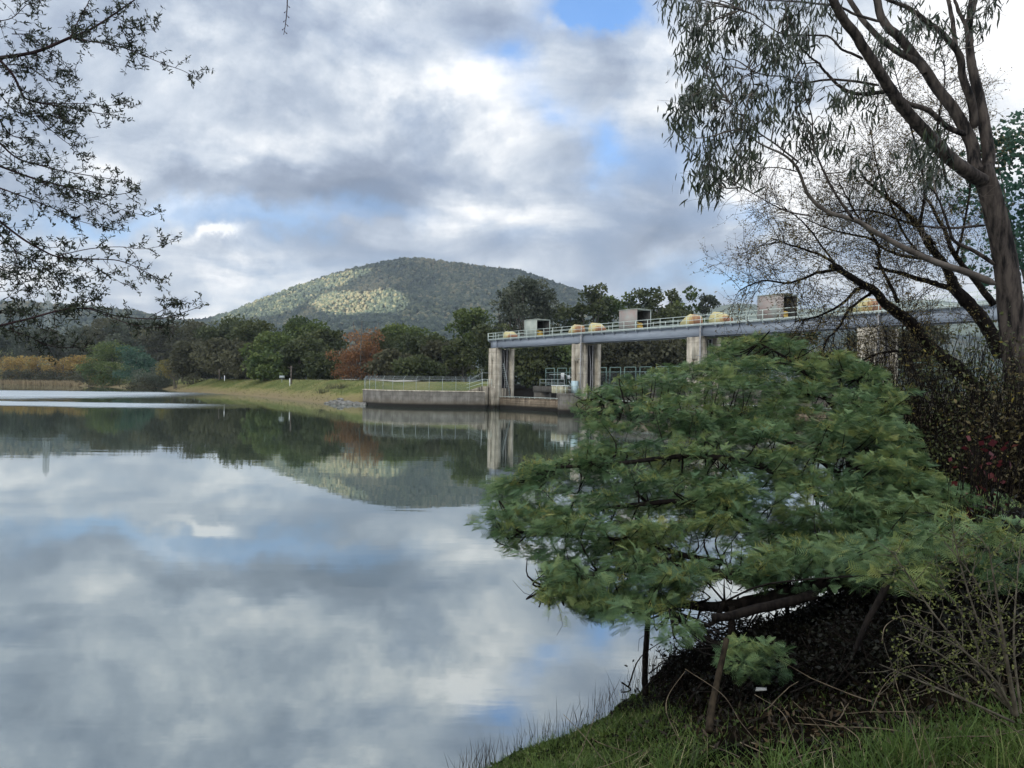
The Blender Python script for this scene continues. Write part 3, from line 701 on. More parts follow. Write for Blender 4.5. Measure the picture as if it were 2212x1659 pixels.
cv = ['rusty cream hoist cover at the far left end of the bridge', 'cream hoist cover with a rusty rounded end, just right of the leftmost shed', 'cream hoist cover with its slope going down right, over the second pier',
      'yellow rounded hoist cover with red rusty end, right of the pink patched shed', 'cream hoist cover with a rusty pointed nose, over the third pier', 'yellow hoist cover above the fourth pier behind bare twigs', 'cream hoist cover over the fourth pier, rightmost and half hidden by branches']
def cover(i, xa, xb, hl, h):
    """hl: high end on the left"""
    b0, b1 = .6, 2.3; a0 = a_at(xa, b0); a1 = a_at(xb, b1); ln = a1-a0
    t = thing('hoist_cover', L((a0+a1)/2, 1.4, DZ), cv[i], 'hoist cover', 'rounded hoist covers on the bridge')
    prof_ = [(0, 0), (.0, .45), (.10, .82), (.28, 1.0), (.50, .96), (.75, .70), (1.0, .42), (1.0, 0)] if hl else [(0, 0), (0, .22), (.2, .52), (.45, .85), (.68, 1.0), (.86, .95), (.97, .7), (1.0, .40), (1.0, 0)]
    m_ = MB(); n = len(prof_)
    V = []; tn = []
    for bb, sc in ((b0, .93), (b0+.18, 1.0), (b1-.18, 1.0), (b1, .93)):
        for (q, z) in prof_:
            V.append(L(a0+ln*q, bb, DZ+.12+h*z*sc)); tn.append(0.20+.50*max(0, q-.66)/.34+(.06 if sc == 1 else -.05))
    Q = []
    for r in range(3):
        for j in range(n): Q.append((r*n+j, r*n+(j+1) % n, (r+1)*n+(j+1) % n, (r+1)*n+j))
    Tt = []
    for base, fl in ((0, 1), (3*n, 0)):
        for j in range(1, n-1): Tt.append((base, base+j+1, base+j) if fl else (base, base+j, base+j+1))
    m_.add(V, Q, Tt, np.array(tn)); m_.build('shell', M['shell'], t)
    m_ = MB(); box(m_, (a0-.05, b0-.04, DZ+.01), (a1+.05, b1+.04, DZ+.118), L); m_.build('base', M['steel'], t)
cover(0, z1(280), z1(437), True, 1.12); cover(1, z1(988), z1(1172), False, 1.25); cover(2, z1(1208), z1(1400), True, 1.28)
cover(3, z2(490), z2(740), False, 1.28); cover(4, z2(805), z2(1070), True, 1.30); cover(5, z3(365), z3(690), False, 1.35)
# ---- gates between the piers
gl_ = ['brown stained gate wall with a rail on top, between the first and second piers', 'brown gate wall between the second and third piers, mostly behind the bush', 'gate wall between the third and fourth piers hidden by the bush', 'gate wall at the right end of the dam behind the shrubs']
for k in range(4):
    a0, a1 = SPAN*k+.12, SPAN*(k+1)-1.95
    t = thing('spillway_gate', L(a0, 1.2, 0), gl_[k], 'gate', 'gates between the piers')
    mb = MB(); box(mb, (a0, 1.0, -2), (a1, 1.32, 1.72), L)
    for z in (.55, .95, 1.3): box(mb, (a0, .955, z), (a1, .998, z+.09), L)
    box(mb, (a0, .9, 1.722), (a1, 1.4, 1.80), L); mb.build('wall', M['conc_gate'], t)
    mb = MB(); tube(mb, [L(a0, .95, 1.98), L(a1, .95, 1.98)], .035, .035, 5)
    for a in np.arange(a0+.3, a1, 1.3): tube(mb, [L(a, .95, 1.80), L(a, .95, 1.98)], .025, .025, 4)
    mb.build('rail', M['rail'], t)
# ---- downstream walkway with fence
t = thing('service_walkway', L(30, 9, 3.7), 'dark concrete service walkway running behind the piers', 'walkway')
mb = MB()
box(mb, (-1.5, 9.0, 2.75), (78, 11.5, 3.72), L); box(mb, (-1.5, 9.2, 0.2), (.6, 11.3, 2.748), L); box(mb, (4.6, 9.2, -1), (78, 11.3, 2.748), L)
mb.build('beam', M['conc_dark'], t)
mb = MB()
for a in np.arange(0.5, 8.0, 1.6): tube(mb, [L(a, 8.95, 3.72), L(a, 8.95, 4.85)], .04, .04, 5)
for z in (4.25, 4.85): tube(mb, [L(.5, 8.95, z), L(7.0, 8.95, z)], .035, .035, 5)
tube(mb, [L(7.0, 8.95, 5.7), L(10.2, 8.95, 4.6), L(10.6, 8.95, 3.75)], .04, .04, 5); tube(mb, [L(8.0, 8.95, 4.6), L(8.8, 8.95, 3.75)], .04, .04, 5)
tube(mb, [L(3, 8.95, 5.65), L(7.0, 8.95, 5.7)], .04, .04, 5)
mb.build('handrail', M['rail'], t)
t = thing('security_fence', L(30, 11.3, 3.7), 'tall grey green security fence of framed panels on the walkway behind the piers', 'fence')
mb = MB(); px_ = np.arange(-1.0, 76, 3.2)
for a in px_:
    for q in (0, 2.35): tube(mb, [L(a+q, 11.35, 3.72), L(a+q, 11.35, 6.75)], .055, .055, 5)
    tube(mb, [L(a, 11.35, 6.75), L(a+2.35, 11.35, 6.75)], .055, .055, 5)
mb.build('frame', M['green_rail'], t)
mb = MB()
for z in (6.05, 3.95): tube(mb, [L(-1, 11.35, z), L(76, 11.35, z)], .05, .05, 5)
mb.build('rail', M['green_rail'], t)
mb = MB(); mb.add([L(-1, 11.38, 3.75), L(76, 11.38, 3.75), L(76, 11.38, 6.05), L(-1, 11.38, 6.05)], [(0, 1, 2, 3)]); mb.build('wire_mesh', M['mesh'], t)
for (a, w_, h_, z, lb) in ((3.2, .85, 1.05, 4.9, 'taller white notice board on the fence behind the first bay'), (4.9, .65, .6, 4.95, 'smaller white notice board on the fence behind the first bay')):
    mb = MB(); box(mb, (a, 11.25, z), (a+w_, 11.29, z+h_), L); tag(mb.build('notice_board', M['white'], origin=L(a, 11.25, z)), lb, 'notice board')
t = thing('water_tank', L(42, 6, 2.8), 'white tank on a railed platform glimpsed through the bush beside the third pier', 'tank')
mb = MB(); box(mb, (38.2, 4.2, 1.0), (41.2, 6.5, 2.9), L); mb.build('platform', M['conc'], t)
mb = MB(); P_ = [L(38.5, 5.3, 3.6), L(40.7, 5.3, 3.6)]; tube(mb, P_, .62, .62, 16); mb.build('barrel', M['white'], t, smooth=False)
mb = MB()
for a in (38.3, 39.7, 41.1): tube(mb, [L(a, 4.25, 2.9), L(a, 4.25, 3.9)], .035, .035, 5)
for z in (3.4, 3.9): tube(mb, [L(38.3, 4.25, z), L(41.1, 4.25, z)], .035, .035, 5)
mb.build('railing', M['rail'], t)
# downstream apron slab
# ---- left concrete wall, wing block, fence
def zz(x, y=400): return (1250+x/2.949)*.5486
wall = [(-6.9, 121.0), (-9.1, 120.9), (-11.3, 120.8), (-13.5, 120.9), (-15.7, 121.2), (-17.9, 122.0), (-19.9, 123.2), (-21.8, 124.7), (-23.4, 126.5), (-24.8, 128.4), (-26.1, 130.4), (-26.5, 133.5)]
wl = thing('retaining_wall', (wall[0][0], wall[0][1], 0), 'long low curved concrete wall with dark stains rising from the water, left of the bridge', 'wall')
ext = [(-4.4, 121.1)]+wall
n = len(ext); fr_ = np.array(ext); tg = nrm(np.gradient(fr_, axis=0)); nn_ = np.stack([-tg[:, 1], tg[:, 0]], 1)
bk = fr_-nn_*-0.55 if (nn_[0][1] > 0) else fr_-nn_*0.55
V = [(*p, -2) for p in fr_]+[(*p, 2.62) for p in fr_]+[(*p, -2) for p in bk]+[(*p, 2.62) for p in bk]
mb = MB(); Q = []
for i in range(n-1): Q += [(i, i+1, n+i+1, n+i), (n+i, n+i+1, 3*n+i+1, 3*n+i), (2*n+i+1, 2*n+i, 3*n+i, 3*n+i+1)]
Q.append((n-1, 3*n-1, 4*n-1, 2*n-1)); Q.append((0, 2*n, 3*n, n)); mb.add(V, Q); mb.build('face', M['conc_dark'], wl)
mb = MB(); out_ = fr_-(bk-fr_)*.12
V = [(*p, 2.622) for p in out_]+[(*p, 2.76) for p in out_]+[(*p, 2.622) for p in bk]+[(*p, 2.76) for p in bk]; mb.add(V, Q); mb.build('coping', M['conc'], wl)
wg = thing('wing_wall', (-4, 121.5, 0), 'taller streaked concrete block joining the long wall to the first pier', 'wall')
mb = MB()
pb = L(-1.95, .1, 0)
box(mb, (-5.0, 121.15, -2), (pb[0]-.01, 128, 3.55)); V = [(-7.6, 121.15, 2.7), (-5.002, 121.15, 2.7), (-5.002, 121.15, 3.52), (-7.6, 122.4, 2.7), (-5.002, 122.4, 2.7), (-5.002, 122.4, 3.52)]
mb.add(V, [(0, 1, 4, 3), (0, 3, 5, 2)], [(0, 2, 1), (3, 4, 5)])
prism(mb, [(pb[0]-.008, 121.6), L(.08, .12, 0)[:2], L(.08, 3.8, 0)[:2], (pb[0]+1.0, 127)], -2, 3.3)
mb.build('body', concrete('streaked_concrete', (0.42, 0.38, 0.31), (0.04, 0.035, 0.03), streak=1.4), wg)
mb = MB()
for x in (-4.8, -4.0, -3.3, -2.9): tube(mb, [(x, 121.4, 3.55), (x, 121.4, 4.75 if x > -4.9 else 4.9)], .035, .035, 5)
for z in (4.1, 4.7): tube(mb, [(-7.4, 121.4, z-.85), (-4.8, 121.4, z), (-2.9, 121.4, z)], .03, .03, 5)
mb.build('handrail', M['rail'], wg)
ft = thing('boundary_fence', (wall[5][0], wall[5][1], 2.76), 'chain link fence with angled post tops standing along the curved concrete wall', 'fence')
fp = (np.array(wall)+bk[1:])/2
mb0 = MB()
zt = []
for i, (x, y) in enumerate(fp):
    p = MB(); tube(p, [(x, y, 2.76), (x, y, 4.62)], .032, .032, 6); dx = .32 if i > 3 else (.12 if i > 1 else -.08)
    tube(p, [(x, y, 4.60), (x+dx, y-.12, 5.08)], .035, .03, 6)
    p.build('post', M['steel'], ft)
p = MB(); tube(p, [(-4.9, 121.6, 3.55), (-4.9, 121.6, 5.9)], .045, .045, 6); tube(p, [(-4.9, 121.6, 5.9), (-5.1, 121.5, 6.4)], .035, .03, 6); p.build('post', M['steel'], ft)
p = MB(); R_ = [(x, y, 4.60) for x, y in fp]; tube(p, R_, .024, .024, 5); tube(p, [R_[0], (-4.9, 121.6, 5.75), (-3.0, 121.6, 5.75)], .03, .03, 5); p.build('top_rail', M['steel'], ft)
p = MB()
for dz_ in (.16, .30, .44):
    tube(p, [(x+(.32 if i > 3 else .05)*dz_/.5, y-.05, 4.62+dz_) for i, (x, y) in enumerate(fp)], .012, .012, 3)
p.build('barbed_wire', M['steel'], ft)
p = MB(); n = len(fp); p.add([(x, y, 2.78) for x, y in fp]+[(x, y, 4.6) for x, y in fp], [(i, i+1, n+i+1, n+i) for i in range(n-1)])
p.add([(fp[0][0], fp[0][1], 2.8), (-4.9, 121.6, 3.6), (-4.9, 121.6, 5.75), (fp[0][0], fp[0][1], 4.6)], [(0, 1, 2, 3)]); p.build('wire_mesh', M['mesh'], ft)
# small white cabinet and marker posts on the levee
def small(x, y, Y): return pt(x, y, Y)
gp = np.array([(-50, 178), (-74, 212), (-97, 246)])
for (x, yb, yt, Y, lab) in ((626, 829, 818, 165, 'white marker post on the levee left of the red tree'), (485, 819, 812, 195, 'short white marker post on the levee, farther left')):
    b = pt(x, yb, Y); tp = pt(x, yt, Y); mb = MB(); tube(mb, [(b[0], b[1], b[2]-.5), (tp[0], tp[1], tp[2])], .10, .10, 6); tube(mb, [(tp[0], tp[1], tp[2]+.01), (tp[0], tp[1], tp[2]+.08)], .13, .09, 6)
    tag(mb.build('marker_post', M['white'], origin=b), lab, 'post', 'white marker posts on the levee')
b = pt(609, 822, 175); t = thing('meter_box', b, 'small grey box on a short post on the levee crest', 'box')
mb = MB(); tube(mb, [b-np.array((0, 0, .5)), b+np.array((0, 0, .6))], .05, .05, 6); mb.build('post', M['steel'], t)
mb = MB(); box(mb, (b[0]-.55, b[1]-.25, b[2]+.55), (b[0]+.55, b[1]+.25, b[2]+1.15)); mb.build('housing', M['steel'], t)
b = pt(967+0, 600, 150)
for (x, yb, yt, Y, lab) in ((629, 826, 790, 172, 'pale wooden pole standing among the dark trees by the red tree'), (473.5, 818, 798, 215, 'short pale wooden pole among the dark trees farther left')):
    b = pt(x, yb, Y); tp = pt(x, yt, Y); mb = MB(); tube(mb, [b-np.array((0, 0, .4)), tp], .16, .12, 8); tube(mb, [tp-np.array((.7, 0, .4)), tp-np.array((-.7, 0, .4))], .05, .05, 5)
    tag(mb.build('utility_pole', M['bark_pale'], origin=b), lab, 'pole')
b = pt(740, 0, 150)
# ---- lattice pylon
PY = 600.0; pb_ = pt(103, 715, PY); pb_[2] = float(land_h(np.array([pb_[0]]), np.array([PY]))[0]); tpz = pt(103, 627, PY)[2]
t = thing('lattice_pylon', pb_, 'tall grey steel lattice pylon on the grassy hill at the far left', 'pylon')
H = tpz-pb_[2]; zs = [0, .22, .42, .60, .70, .80, .90, .96]; ws = [5.0, 3.4, 2.2, 1.55, 1.5, 1.5, 1.45, 1.4]
cr4 = lambda i: np.array([(pb_[0]+sx*ws[i], pb_[1]+sy*ws[i], pb_[2]+H*zs[i]) for sx, sy in ((-1, -1), (1, -1), (1, 1), (-1, 1))])
lg = [MB() for _ in range(4)]; br = MB()
for i in range(len(zs)-1):
    a, b = cr4(i), cr4(i+1)
    for j in range(4):
        segs(lg[j], a[j:j+1], b[j:j+1], .22, .2)
        segs(br, [a[j], a[(j+1) % 4], b[j]], [b[(j+1) % 4], b[j], b[(j+1) % 4]], .11, .11)
apex = np.array((pb_[0], pb_[1], tpz)); a = cr4(len(zs)-1); segs(br, a, np.repeat(apex[None], 4, 0), .15, .12)
for g_ in lg: g_.build('leg', M['steel'], t)
br.build('bracing', M['steel'], t)
mb = MB()
tube(mb, [(pb_[0]-12, 600, pb_[2]+0.0), (pb_[0]-12, 600, pb_[2]+18)], .25, .2, 6); tag(mb.build('utility_pole', M['bark_pale'], origin=(pb_[0]-12, 600, pb_[2])), 'slim pole on the grassy hill beside the lattice pylon', 'pole')
# ---- riprap
rk = [(706, 873, .7), (715, 866, .6), (722, 878, 1.0), (733, 871, .8), (741, 882, 1.1), (746, 872, .7), (752, 864, 1.1), (757, 879, .9), (763, 871, 1.0), (768, 883, .8), (773, 861, 1.2), (776, 873, .9), (729, 884, .7), (717, 884, .6), (760, 888, .9), (780, 882, 1.0), (737, 862, .9), (748, 889, .6), (727, 868, .6), (771, 867, .8), (783, 866, .9), (786, 888, .8), (712, 879, .5), (765, 860, .7)]
pos_words = ['far left tip', 'waterline', 'upper edge', 'middle']
for i, (x, y, s) in enumerate(rk):
    q = 135.5-(x-706)*.085
    Yd = q if y > 876 else q+(876-y)*.14
    c = pt(x, y, Yd); hz_ = float(land_h(np.array([c[0]]), np.array([c[1]]))[0]); c[2] = max(hz_, -.05)+.12*s if y < 880 else max(.05, min(.4, hz_))
    V = ICO*np.array((1.05, .75, .48))*s*(1+rng.normal(size=(12, 1))*.16)
    ang = rng.uniform(0, 6); ti = rng.normal()*.25; Rm = np.array(Matrix.Rotation(ang, 3, 'Z') @ Matrix.Rotation(ti, 3, 'X'))
    V = V @ Rm.T+c
    mb = MB(); mb.add(V, None, ICT, .5)
    hi = 'flat pale' if s > .95 else ('dark angular' if s < .75 else 'grey angular')
    wh = 'at the water edge' if y > 876 else ('in the middle of the pile' if y > 867 else 'on top of the pile')
    side = 'at the left tip of the riprap' if x < 725 else ('in the left half of the riprap' if x < 750 else ('in the right half of the riprap' if x < 775 else 'against the concrete wall'))
    tag(mb.build('rock', M['rock'], origin=c), f'{hi} rock {wh}, {side}', 'rock', 'riprap rocks at the end of the concrete wall')
# ------------------------------------------------------------------ trees of the far shore
LEAF_Q = np.array([(-.5, 0, 0), (.5, 0, 0), (.42, 1, .12), (-.42, 1, .12)], float)
def rot_dirs(n, zb=0.0):
    d = rng.normal(size=(n, 3)); d[:, 2] += zb; return nrm(d)
def crown_leaves(mb, clumps, per, leaf, flat=.72, hang=0.0):
    """clumps: (n,4) centres and radii; leaf sized faces through the shell and the volume of each clump"""
    c = np.repeat(clumps[:, :3], per, 0); r = np.repeat(clumps[:, 3], per)
    d = rot_dirs(len(c), .25); rad = r*rng.random(len(c))**.33
    P = c+d*rad[:, None]*np.array((1, 1, flat))
    D = nrm(d+rng.normal(size=d.shape)*.75-np.array((0, 0, hang))); S, D, Nn = frames(D)
    tint = np.clip(np.repeat(rng.normal(.5, .17, len(clumps)), per)+rng.normal(size=len(c))*.12+d[:, 2]*.06, 0, 1)
    scatter(mb, LEAF_Q, [(0, 1, 2, 3)], P, S, D, Nn, leaf*rng.uniform(.6, 1.4, len(c)), tint)
def tree(kind, base, h, w, mat, label, cat='tree', group=None, style='round', per=None, leaf=.34, tm=None, topk=.72, trunks=1):
    base = np.asarray(base, float)
    t = thing(kind, base, label, cat, group)
    tr = MB(); cr = MB(); R_ = w/2
    if style == 'cone':
        nC = 44; zz_ = rng.random(nC)**.9; ang = rng.uniform(0, 2*PI, nC); rr = R_*np.clip(1.02-zz_, 0, 1)**.5*rng.uniform(.2, 1, nC)*.85
        cl = np.stack([base[0]+np.cos(ang)*rr, base[1]+np.sin(ang)*rr, base[2]+h*(.07+.88*zz_), R_*(.40-.28*zz_)], 1)
    elif style == 'gum':        # open crown of separate leaf heads on visible limbs
        nC = 26; ang = rng.uniform(0, 2*PI, nC); zz_ = .42+.54*rng.random(nC)**.8; rr = R_*np.sqrt(np.clip(1.05-((zz_-.62)/.45)**2, .05, 1))*rng.uniform(.25, .92, nC)
        cl = np.stack([base[0]+np.cos(ang)*rr, base[1]+np.sin(ang)*rr, base[2]+h*zz_, R_*rng.uniform(.22, .42, nC)], 1)
    elif style == 'bush':
        nC = 24; ang = rng.uniform(0, 2*PI, nC); zz_ = .12+.72*rng.random(nC); rr = R_*np.sqrt(1.0-(zz_*.95)**2)*rng.uniform(.2, .9, nC)
        cl = np.stack([base[0]+np.cos(ang)*rr, base[1]+np.sin(ang)*rr, base[2]+h*zz_, R_*rng.uniform(.25, .40, nC)], 1)
    else:
        nC = 40; ang = rng.uniform(0, 2*PI, nC); zz_ = .06+.82*rng.random(nC)**.8; rr = R_*np.sqrt(np.clip(1.0-((zz_-.45)/.56)**2, .04, 1))*rng.uniform(.2, .88, nC)
        cl = np.stack([base[0]+np.cos(ang)*rr, base[1]+np.sin(ang)*rr, base[2]+h*zz_, R_*rng.uniform(.26, .46, nC)], 1)
    if per is None: per = int(np.clip(95*(w/12), 50, 260))
    fl = {'round': .6, 'gum': .8, 'bush': .7, 'cone': .7}[style]
    crown_leaves(cr, cl, per, leaf, fl)
    r0 = max(.12, h*.02)
    for k in range(trunks):
        off = np.array((rng.normal()*.1*w*(trunks > 1), rng.normal()*.05*w*(trunks > 1), 0))
        top = base+off*2+np.array((rng.normal()*.05*h, rng.normal()*.05*h, h*topk)); mid = base+off+np.array((rng.normal()*.03*h, 0, h*.34))
        T = spline([base+off-np.array((0, 0, .6)), mid, top], 5); tube(tr, T, r0, r0*.3, 6)
        for c in cl[rng.permutation(nC)[:10]]:
            q = T[int(len(T)*rng.uniform(.3, .8))]; m_ = (q+c[:3])/2-np.array((0, 0, .04*h)); tube(tr, spline([q, m_, c[:3]], 3), r0*.42, r0*.1, 4, cap=False)
    tr.build('trunk', tm or M['bark_far'], t); cr.build('crown', mat, t)
    return t
G = lambda *st: [(i/(len(st)-1), c) for i, c in enumerate(st)]
M['t_dark'] = foliage('dark_olive_leaves', G((0.029, 0.044, 0.018), (0.065, 0.081, 0.031), (0.124, 0.137, 0.052)))
M['t_brown'] = foliage('brown_olive_leaves', G((0.039, 0.042, 0.023), (0.078, 0.078, 0.042), (0.130, 0.124, 0.065)))
M['t_green'] = foliage('mid_green_leaves', G((0.039, 0.068, 0.023), (0.091, 0.127, 0.036), (0.169, 0.202, 0.058)))
M['t_grey'] = foliage('grey_green_leaves', G((0.046, 0.060, 0.042), (0.091, 0.107, 0.072), (0.150, 0.163, 0.111)))
M['t_blue'] = foliage('blue_green_leaves', G((0.016, 0.052, 0.034), (0.039, 0.094, 0.060), (0.085, 0.143, 0.091)))
M['t_rust'] = foliage('rust_leaves', G((.11, .060, .032), (.24, .115, .055), (.36, .20, .085)), .35)
M['t_gold'] = foliage('golden_willow_leaves', G((.18, .12, .04), (.34, .23, .07), (.50, .36, .11)), .35)
M['t_ygreen'] = foliage('yellow_green_leaves', G((.10, .09, .03), (.20, .17, .045), (.30, .24, .06)), .35)
M['reed'] = foliage('dry_reeds', G((.16, .12, .07), (.30, .23, .13), (.42, .34, .20)), .2)
def ground_z(x, y):
    a = (x-O[0])*MM[0]+(y-O[1])*MM[1]
    if x < -2.5 or y > 230: return float(land_h(np.array([x]), np.array([y]))[0])
    return max(float(land2(np.array([x]), np.array([y]))[0]), .5)
def far_tree(x, ytop, wpx, D, mat, style, label, kind='evergreen_tree', group=None, **kw):
    """x, ytop, width read in the 2212 wide grid, D metres away"""
    top = pt(x, ytop, D); z = ground_z(top[0], D); z = min(z, top[2]-1)
    return tree(kind, (top[0], D, z), (top[2]-z)*1.06, wpx*1.14*K/F*D, M[mat], label, group=group, style=style, **kw)
GM = 'dark trees behind the levee'
rows = [
 # left background rows
 (18, 722, 90, 520, 't_grey', 'gum', 'grey green gum tree at the far left edge behind the golden willows'),
 (75, 718, 90, 500, 't_grey', 'gum', 'grey green gum behind the golden willows, below the lattice pylon'),
 (130, 728, 95, 510, 't_brown', 'gum', 'brownish gum behind the golden willows, right of the pylon'),
 (185, 716, 100, 500, 't_grey', 'gum', 'pale trunked gum behind the middle of the golden willows'),
 (240, 700, 95, 480, 't_brown', 'gum', 'brown green gum above the rounded olive tree on the point'),
 (300, 703, 105, 470, 't_grey', 'gum', 'grey gum standing behind the dark blue green tree'),
 (350, 706, 100, 430, 't_brown', 'round', 'brown olive tree behind the golden tree on the point'),
 (395, 708, 90, 420, 't_brown', 'gum', 'dull brown tree between the point and the dark tree mass'),
 # main mass behind the levee
 (448, 698, 110, 300, 't_brown', 'round', 'dark brown olive tree at the left end of the mass behind the levee'),
 (420, 742, 90, 275, 't_brown', 'round', 'lower dark brown tree directly right of the golden tree'),
 (497, 688, 115, 290, 't_dark', 'round', 'dark rounded evergreen, second from the left behind the levee'),
 (478, 735, 100, 250, 't_brown', 'round', 'brownish dense tree in front of the left evergreens'),
 (548, 693, 120, 270, 't_dark', 'round', 'broad domed evergreen below the left foot of the mountain'),
 (532, 745, 90, 240, 't_brown', 'round', 'low brown tree with dark trunks by the levee road'),
 (602, 720, 120, 235, 't_green', 'round', 'lighter olive green tree in the middle of the mass'),
 (575, 768, 80, 215, 't_green', 'round', 'low bright olive tree at the levee edge'),
 (655, 688, 110, 280, 't_green', 'round', 'green topped evergreen left of the red tree, highest of its part'),
 (648, 738, 110, 225, 't_dark', 'round', 'dark tree left of the red tree near the levee road'),
 (700, 712, 100, 250, 't_dark', 'round', 'dark tree just left of the red tree top'),
 (700, 765, 85, 215, 't_dark', 'round', 'low dark tree touching the left side of the red tree'),
 (828, 718, 90, 235, 't_dark', 'round', 'dark tree just right of the red tree top'),
 (880, 700, 110, 265, 't_green', 'round', 'green topped tree between the red tree and the bridge'),
 (850, 762, 90, 200, 't_brown', 'round', 'low brown green tree touching the right side of the red tree'),
 (915, 728, 115, 215, 't_dark', 'round', 'broad dark tree above the curved concrete wall'),
 (965, 735, 95, 205, 't_brown', 'round', 'brownish evergreen above the right part of the concrete wall'),
 (905, 775, 100, 190, 't_dark', 'round', 'low dark tree behind the fence on the concrete wall'),
 (1010, 668, 105, 240, 't_green', 'round', 'tall bright topped tree left of the bridge end'),
 (1000, 745, 80, 195, 't_dark', 'gum', 'low dark gum with pale limbs beside the first pier'),
 # behind the bridge
 (1062, 700, 80, 230, 't_dark', 'round', 'dark tree rising behind the first pier'),
 (1098, 640, 80, 250, 't_grey', 'gum', 'tall grey gum behind the left end of the bridge'),
 (1135, 612, 105, 240, 't_grey', 'gum', 'tallest grey green gum behind the leftmost hoist shed'),
 (1180, 632, 85, 245, 't_grey', 'gum', 'tall open gum just right of the tallest gum'),
 (1222, 672, 90, 240, 't_dark', 'gum', 'dark gum above the pair of hoist covers'),
 (1285, 628, 95, 235, 't_dark', 'gum', 'dark green gum behind the second pier, tall'),
 (1335, 650, 95, 240, 't_green', 'gum', 'green gum behind the pink patched shed'),
 (1390, 640, 95, 235, 't_dark', 'gum', 'dark gum right of the pink patched shed'),
 (1440, 628, 90, 230, 't_dark', 'gum', 'airy dark gum with sky holes above the bridge'),
 (1482, 636, 80, 235, 't_green', 'gum', 'gum sloping down towards the lone small gum'),
 (1532, 642, 42, 240, 't_grey', 'gum', 'small lone gum standing apart above the bridge'),
 (1540, 690, 110, 235, 't_green', 'round', 'low broad tree under the lone small gum'),
 (1110, 745, 110, 200, 't_dark', 'round', 'dark lower tree seen through the first bay'),
 (1165, 735, 110, 195, 't_dark', 'round', 'dark lower tree in the first bay left of the second pier'),
 (1225, 745, 100, 200, 't_green', 'round', 'lower green tree directly behind the second pier'),
 (1310, 740, 110, 195, 't_brown', 'round', 'brown green tree in the second bay right of the second pier'),
 (1370, 730, 110, 190, 't_brown', 'round', 'dull brown tree in the middle of the second bay'),
 (1430, 735, 110, 190, 't_brown', 'gum', 'brown gum in the second bay left of the third pier'),
 (1490, 735, 110, 195, 't_dark', 'round', 'dark tree directly behind the third pier'),
 (1555, 740, 110, 195, 't_dark', 'round', 'dark tree right of the third pier, mostly behind the bush'),
 (1620, 705, 90, 230, 't_green', 'round', 'green tree below the bridge right of the third pier'),
 (1720, 700, 80, 220, 't_green', 'gum', 'slim green tree in the third bay against the blue hills'),
 (1790, 765, 100, 210, 't_green', 'round', 'low green tree in the third bay'),
 (1900, 700, 120, 200, 't_grey', 'round', 'grey green tree behind the fourth pier'),
 (1990, 690, 130, 190, 't_brown', 'round', 'brown green tree beyond the right end of the bridge'),
]
for (x, yt, w_, D, m_, st, lb) in rows:
    far_tree(x, yt, w_, D, m_, st, lb, kind='gum_tree' if st == 'gum' else 'evergreen_tree', group=GM if st != 'gum' else 'gum trees of the far shore', leaf=.38+D*.0008)
# point with shrubs
far_tree(245, 745, 115, 365, 't_green', 'round', 'rounded olive green tree on the point, left of the dark blue green one', group=GM, leaf=.5)
far_tree(297, 752, 82, 335, 't_blue', 'round', 'dense dark blue green tree on the point by the water', group=GM, leaf=.45)
far_tree(222, 792, 70, 370, 't_ygreen', 'bush', 'small tawny shrub at the left side of the point', kind='shrub', group='shrubs on the point', leaf=.4)
far_tree(335, 800, 90, 310, 't_grey', 'bush', 'wide grey shrub at the water edge of the point', kind='shrub', group='shrubs on the point', leaf=.4)
far_tree(362, 782, 60, 318, 't_grey', 'bush', 'soft grey green shrub right of the dark blue green tree', kind='shrub', group='shrubs on the point', leaf=.4)
far_tree(385, 778, 62, 300, 't_ygreen', 'gum', 'golden green tree with bare forked stems at the tip of the grass', kind='willow_tree', group='golden willows', leaf=.35, trunks=3)
far_tree(300, 818, 70, 305, 't_brown', 'bush', 'low brown shrub trailing into the water at the point', kind='shrub', group='shrubs on the point', leaf=.35)
far_tree(195, 806, 60, 385, 't_brown', 'bush', 'dark shrub at the right end of the reeds', kind='shrub', group='shrubs on the point', leaf=.4)
gw = ['first from the left edge', 'second from the left edge', 'third from the left edge', 'fourth from the left edge, below the pylon', 'fifth from the left', 'sixth from the left', 'seventh from the left', 'last on the right beside the olive tree']
for i, x in enumerate((8, 34, 60, 88, 114, 142, 168, 192)):
    far_tree(x, 767+(i % 3)*2, 58, 432, 't_gold', 'bush', f'golden leaved willow in the low hedge, {gw[i]}', kind='willow_tree', group='golden willows', leaf=.5, trunks=3, per=60)
    far_tree(x+12, 800, 42, 426, 't_brown', 'bush', f'dark purple brown shrub under the golden hedge, {gw[i]}', kind='shrub', group='dark shrubs under the golden hedge', leaf=.45, per=40)
far_tree(779, 712, 116, 205, 't_rust', 'round', 'autumn tree with rust red leaves and a bare pointed top, behind the levee', kind='autumn_tree', leaf=.32, per=110, trunks=3, topk=1.08)
far_tree(770, 755, 108, 207, 't_rust', 'bush', 'low spreading rust red shrub at the foot of the autumn tree', kind='autumn_shrub', leaf=.33, per=110)
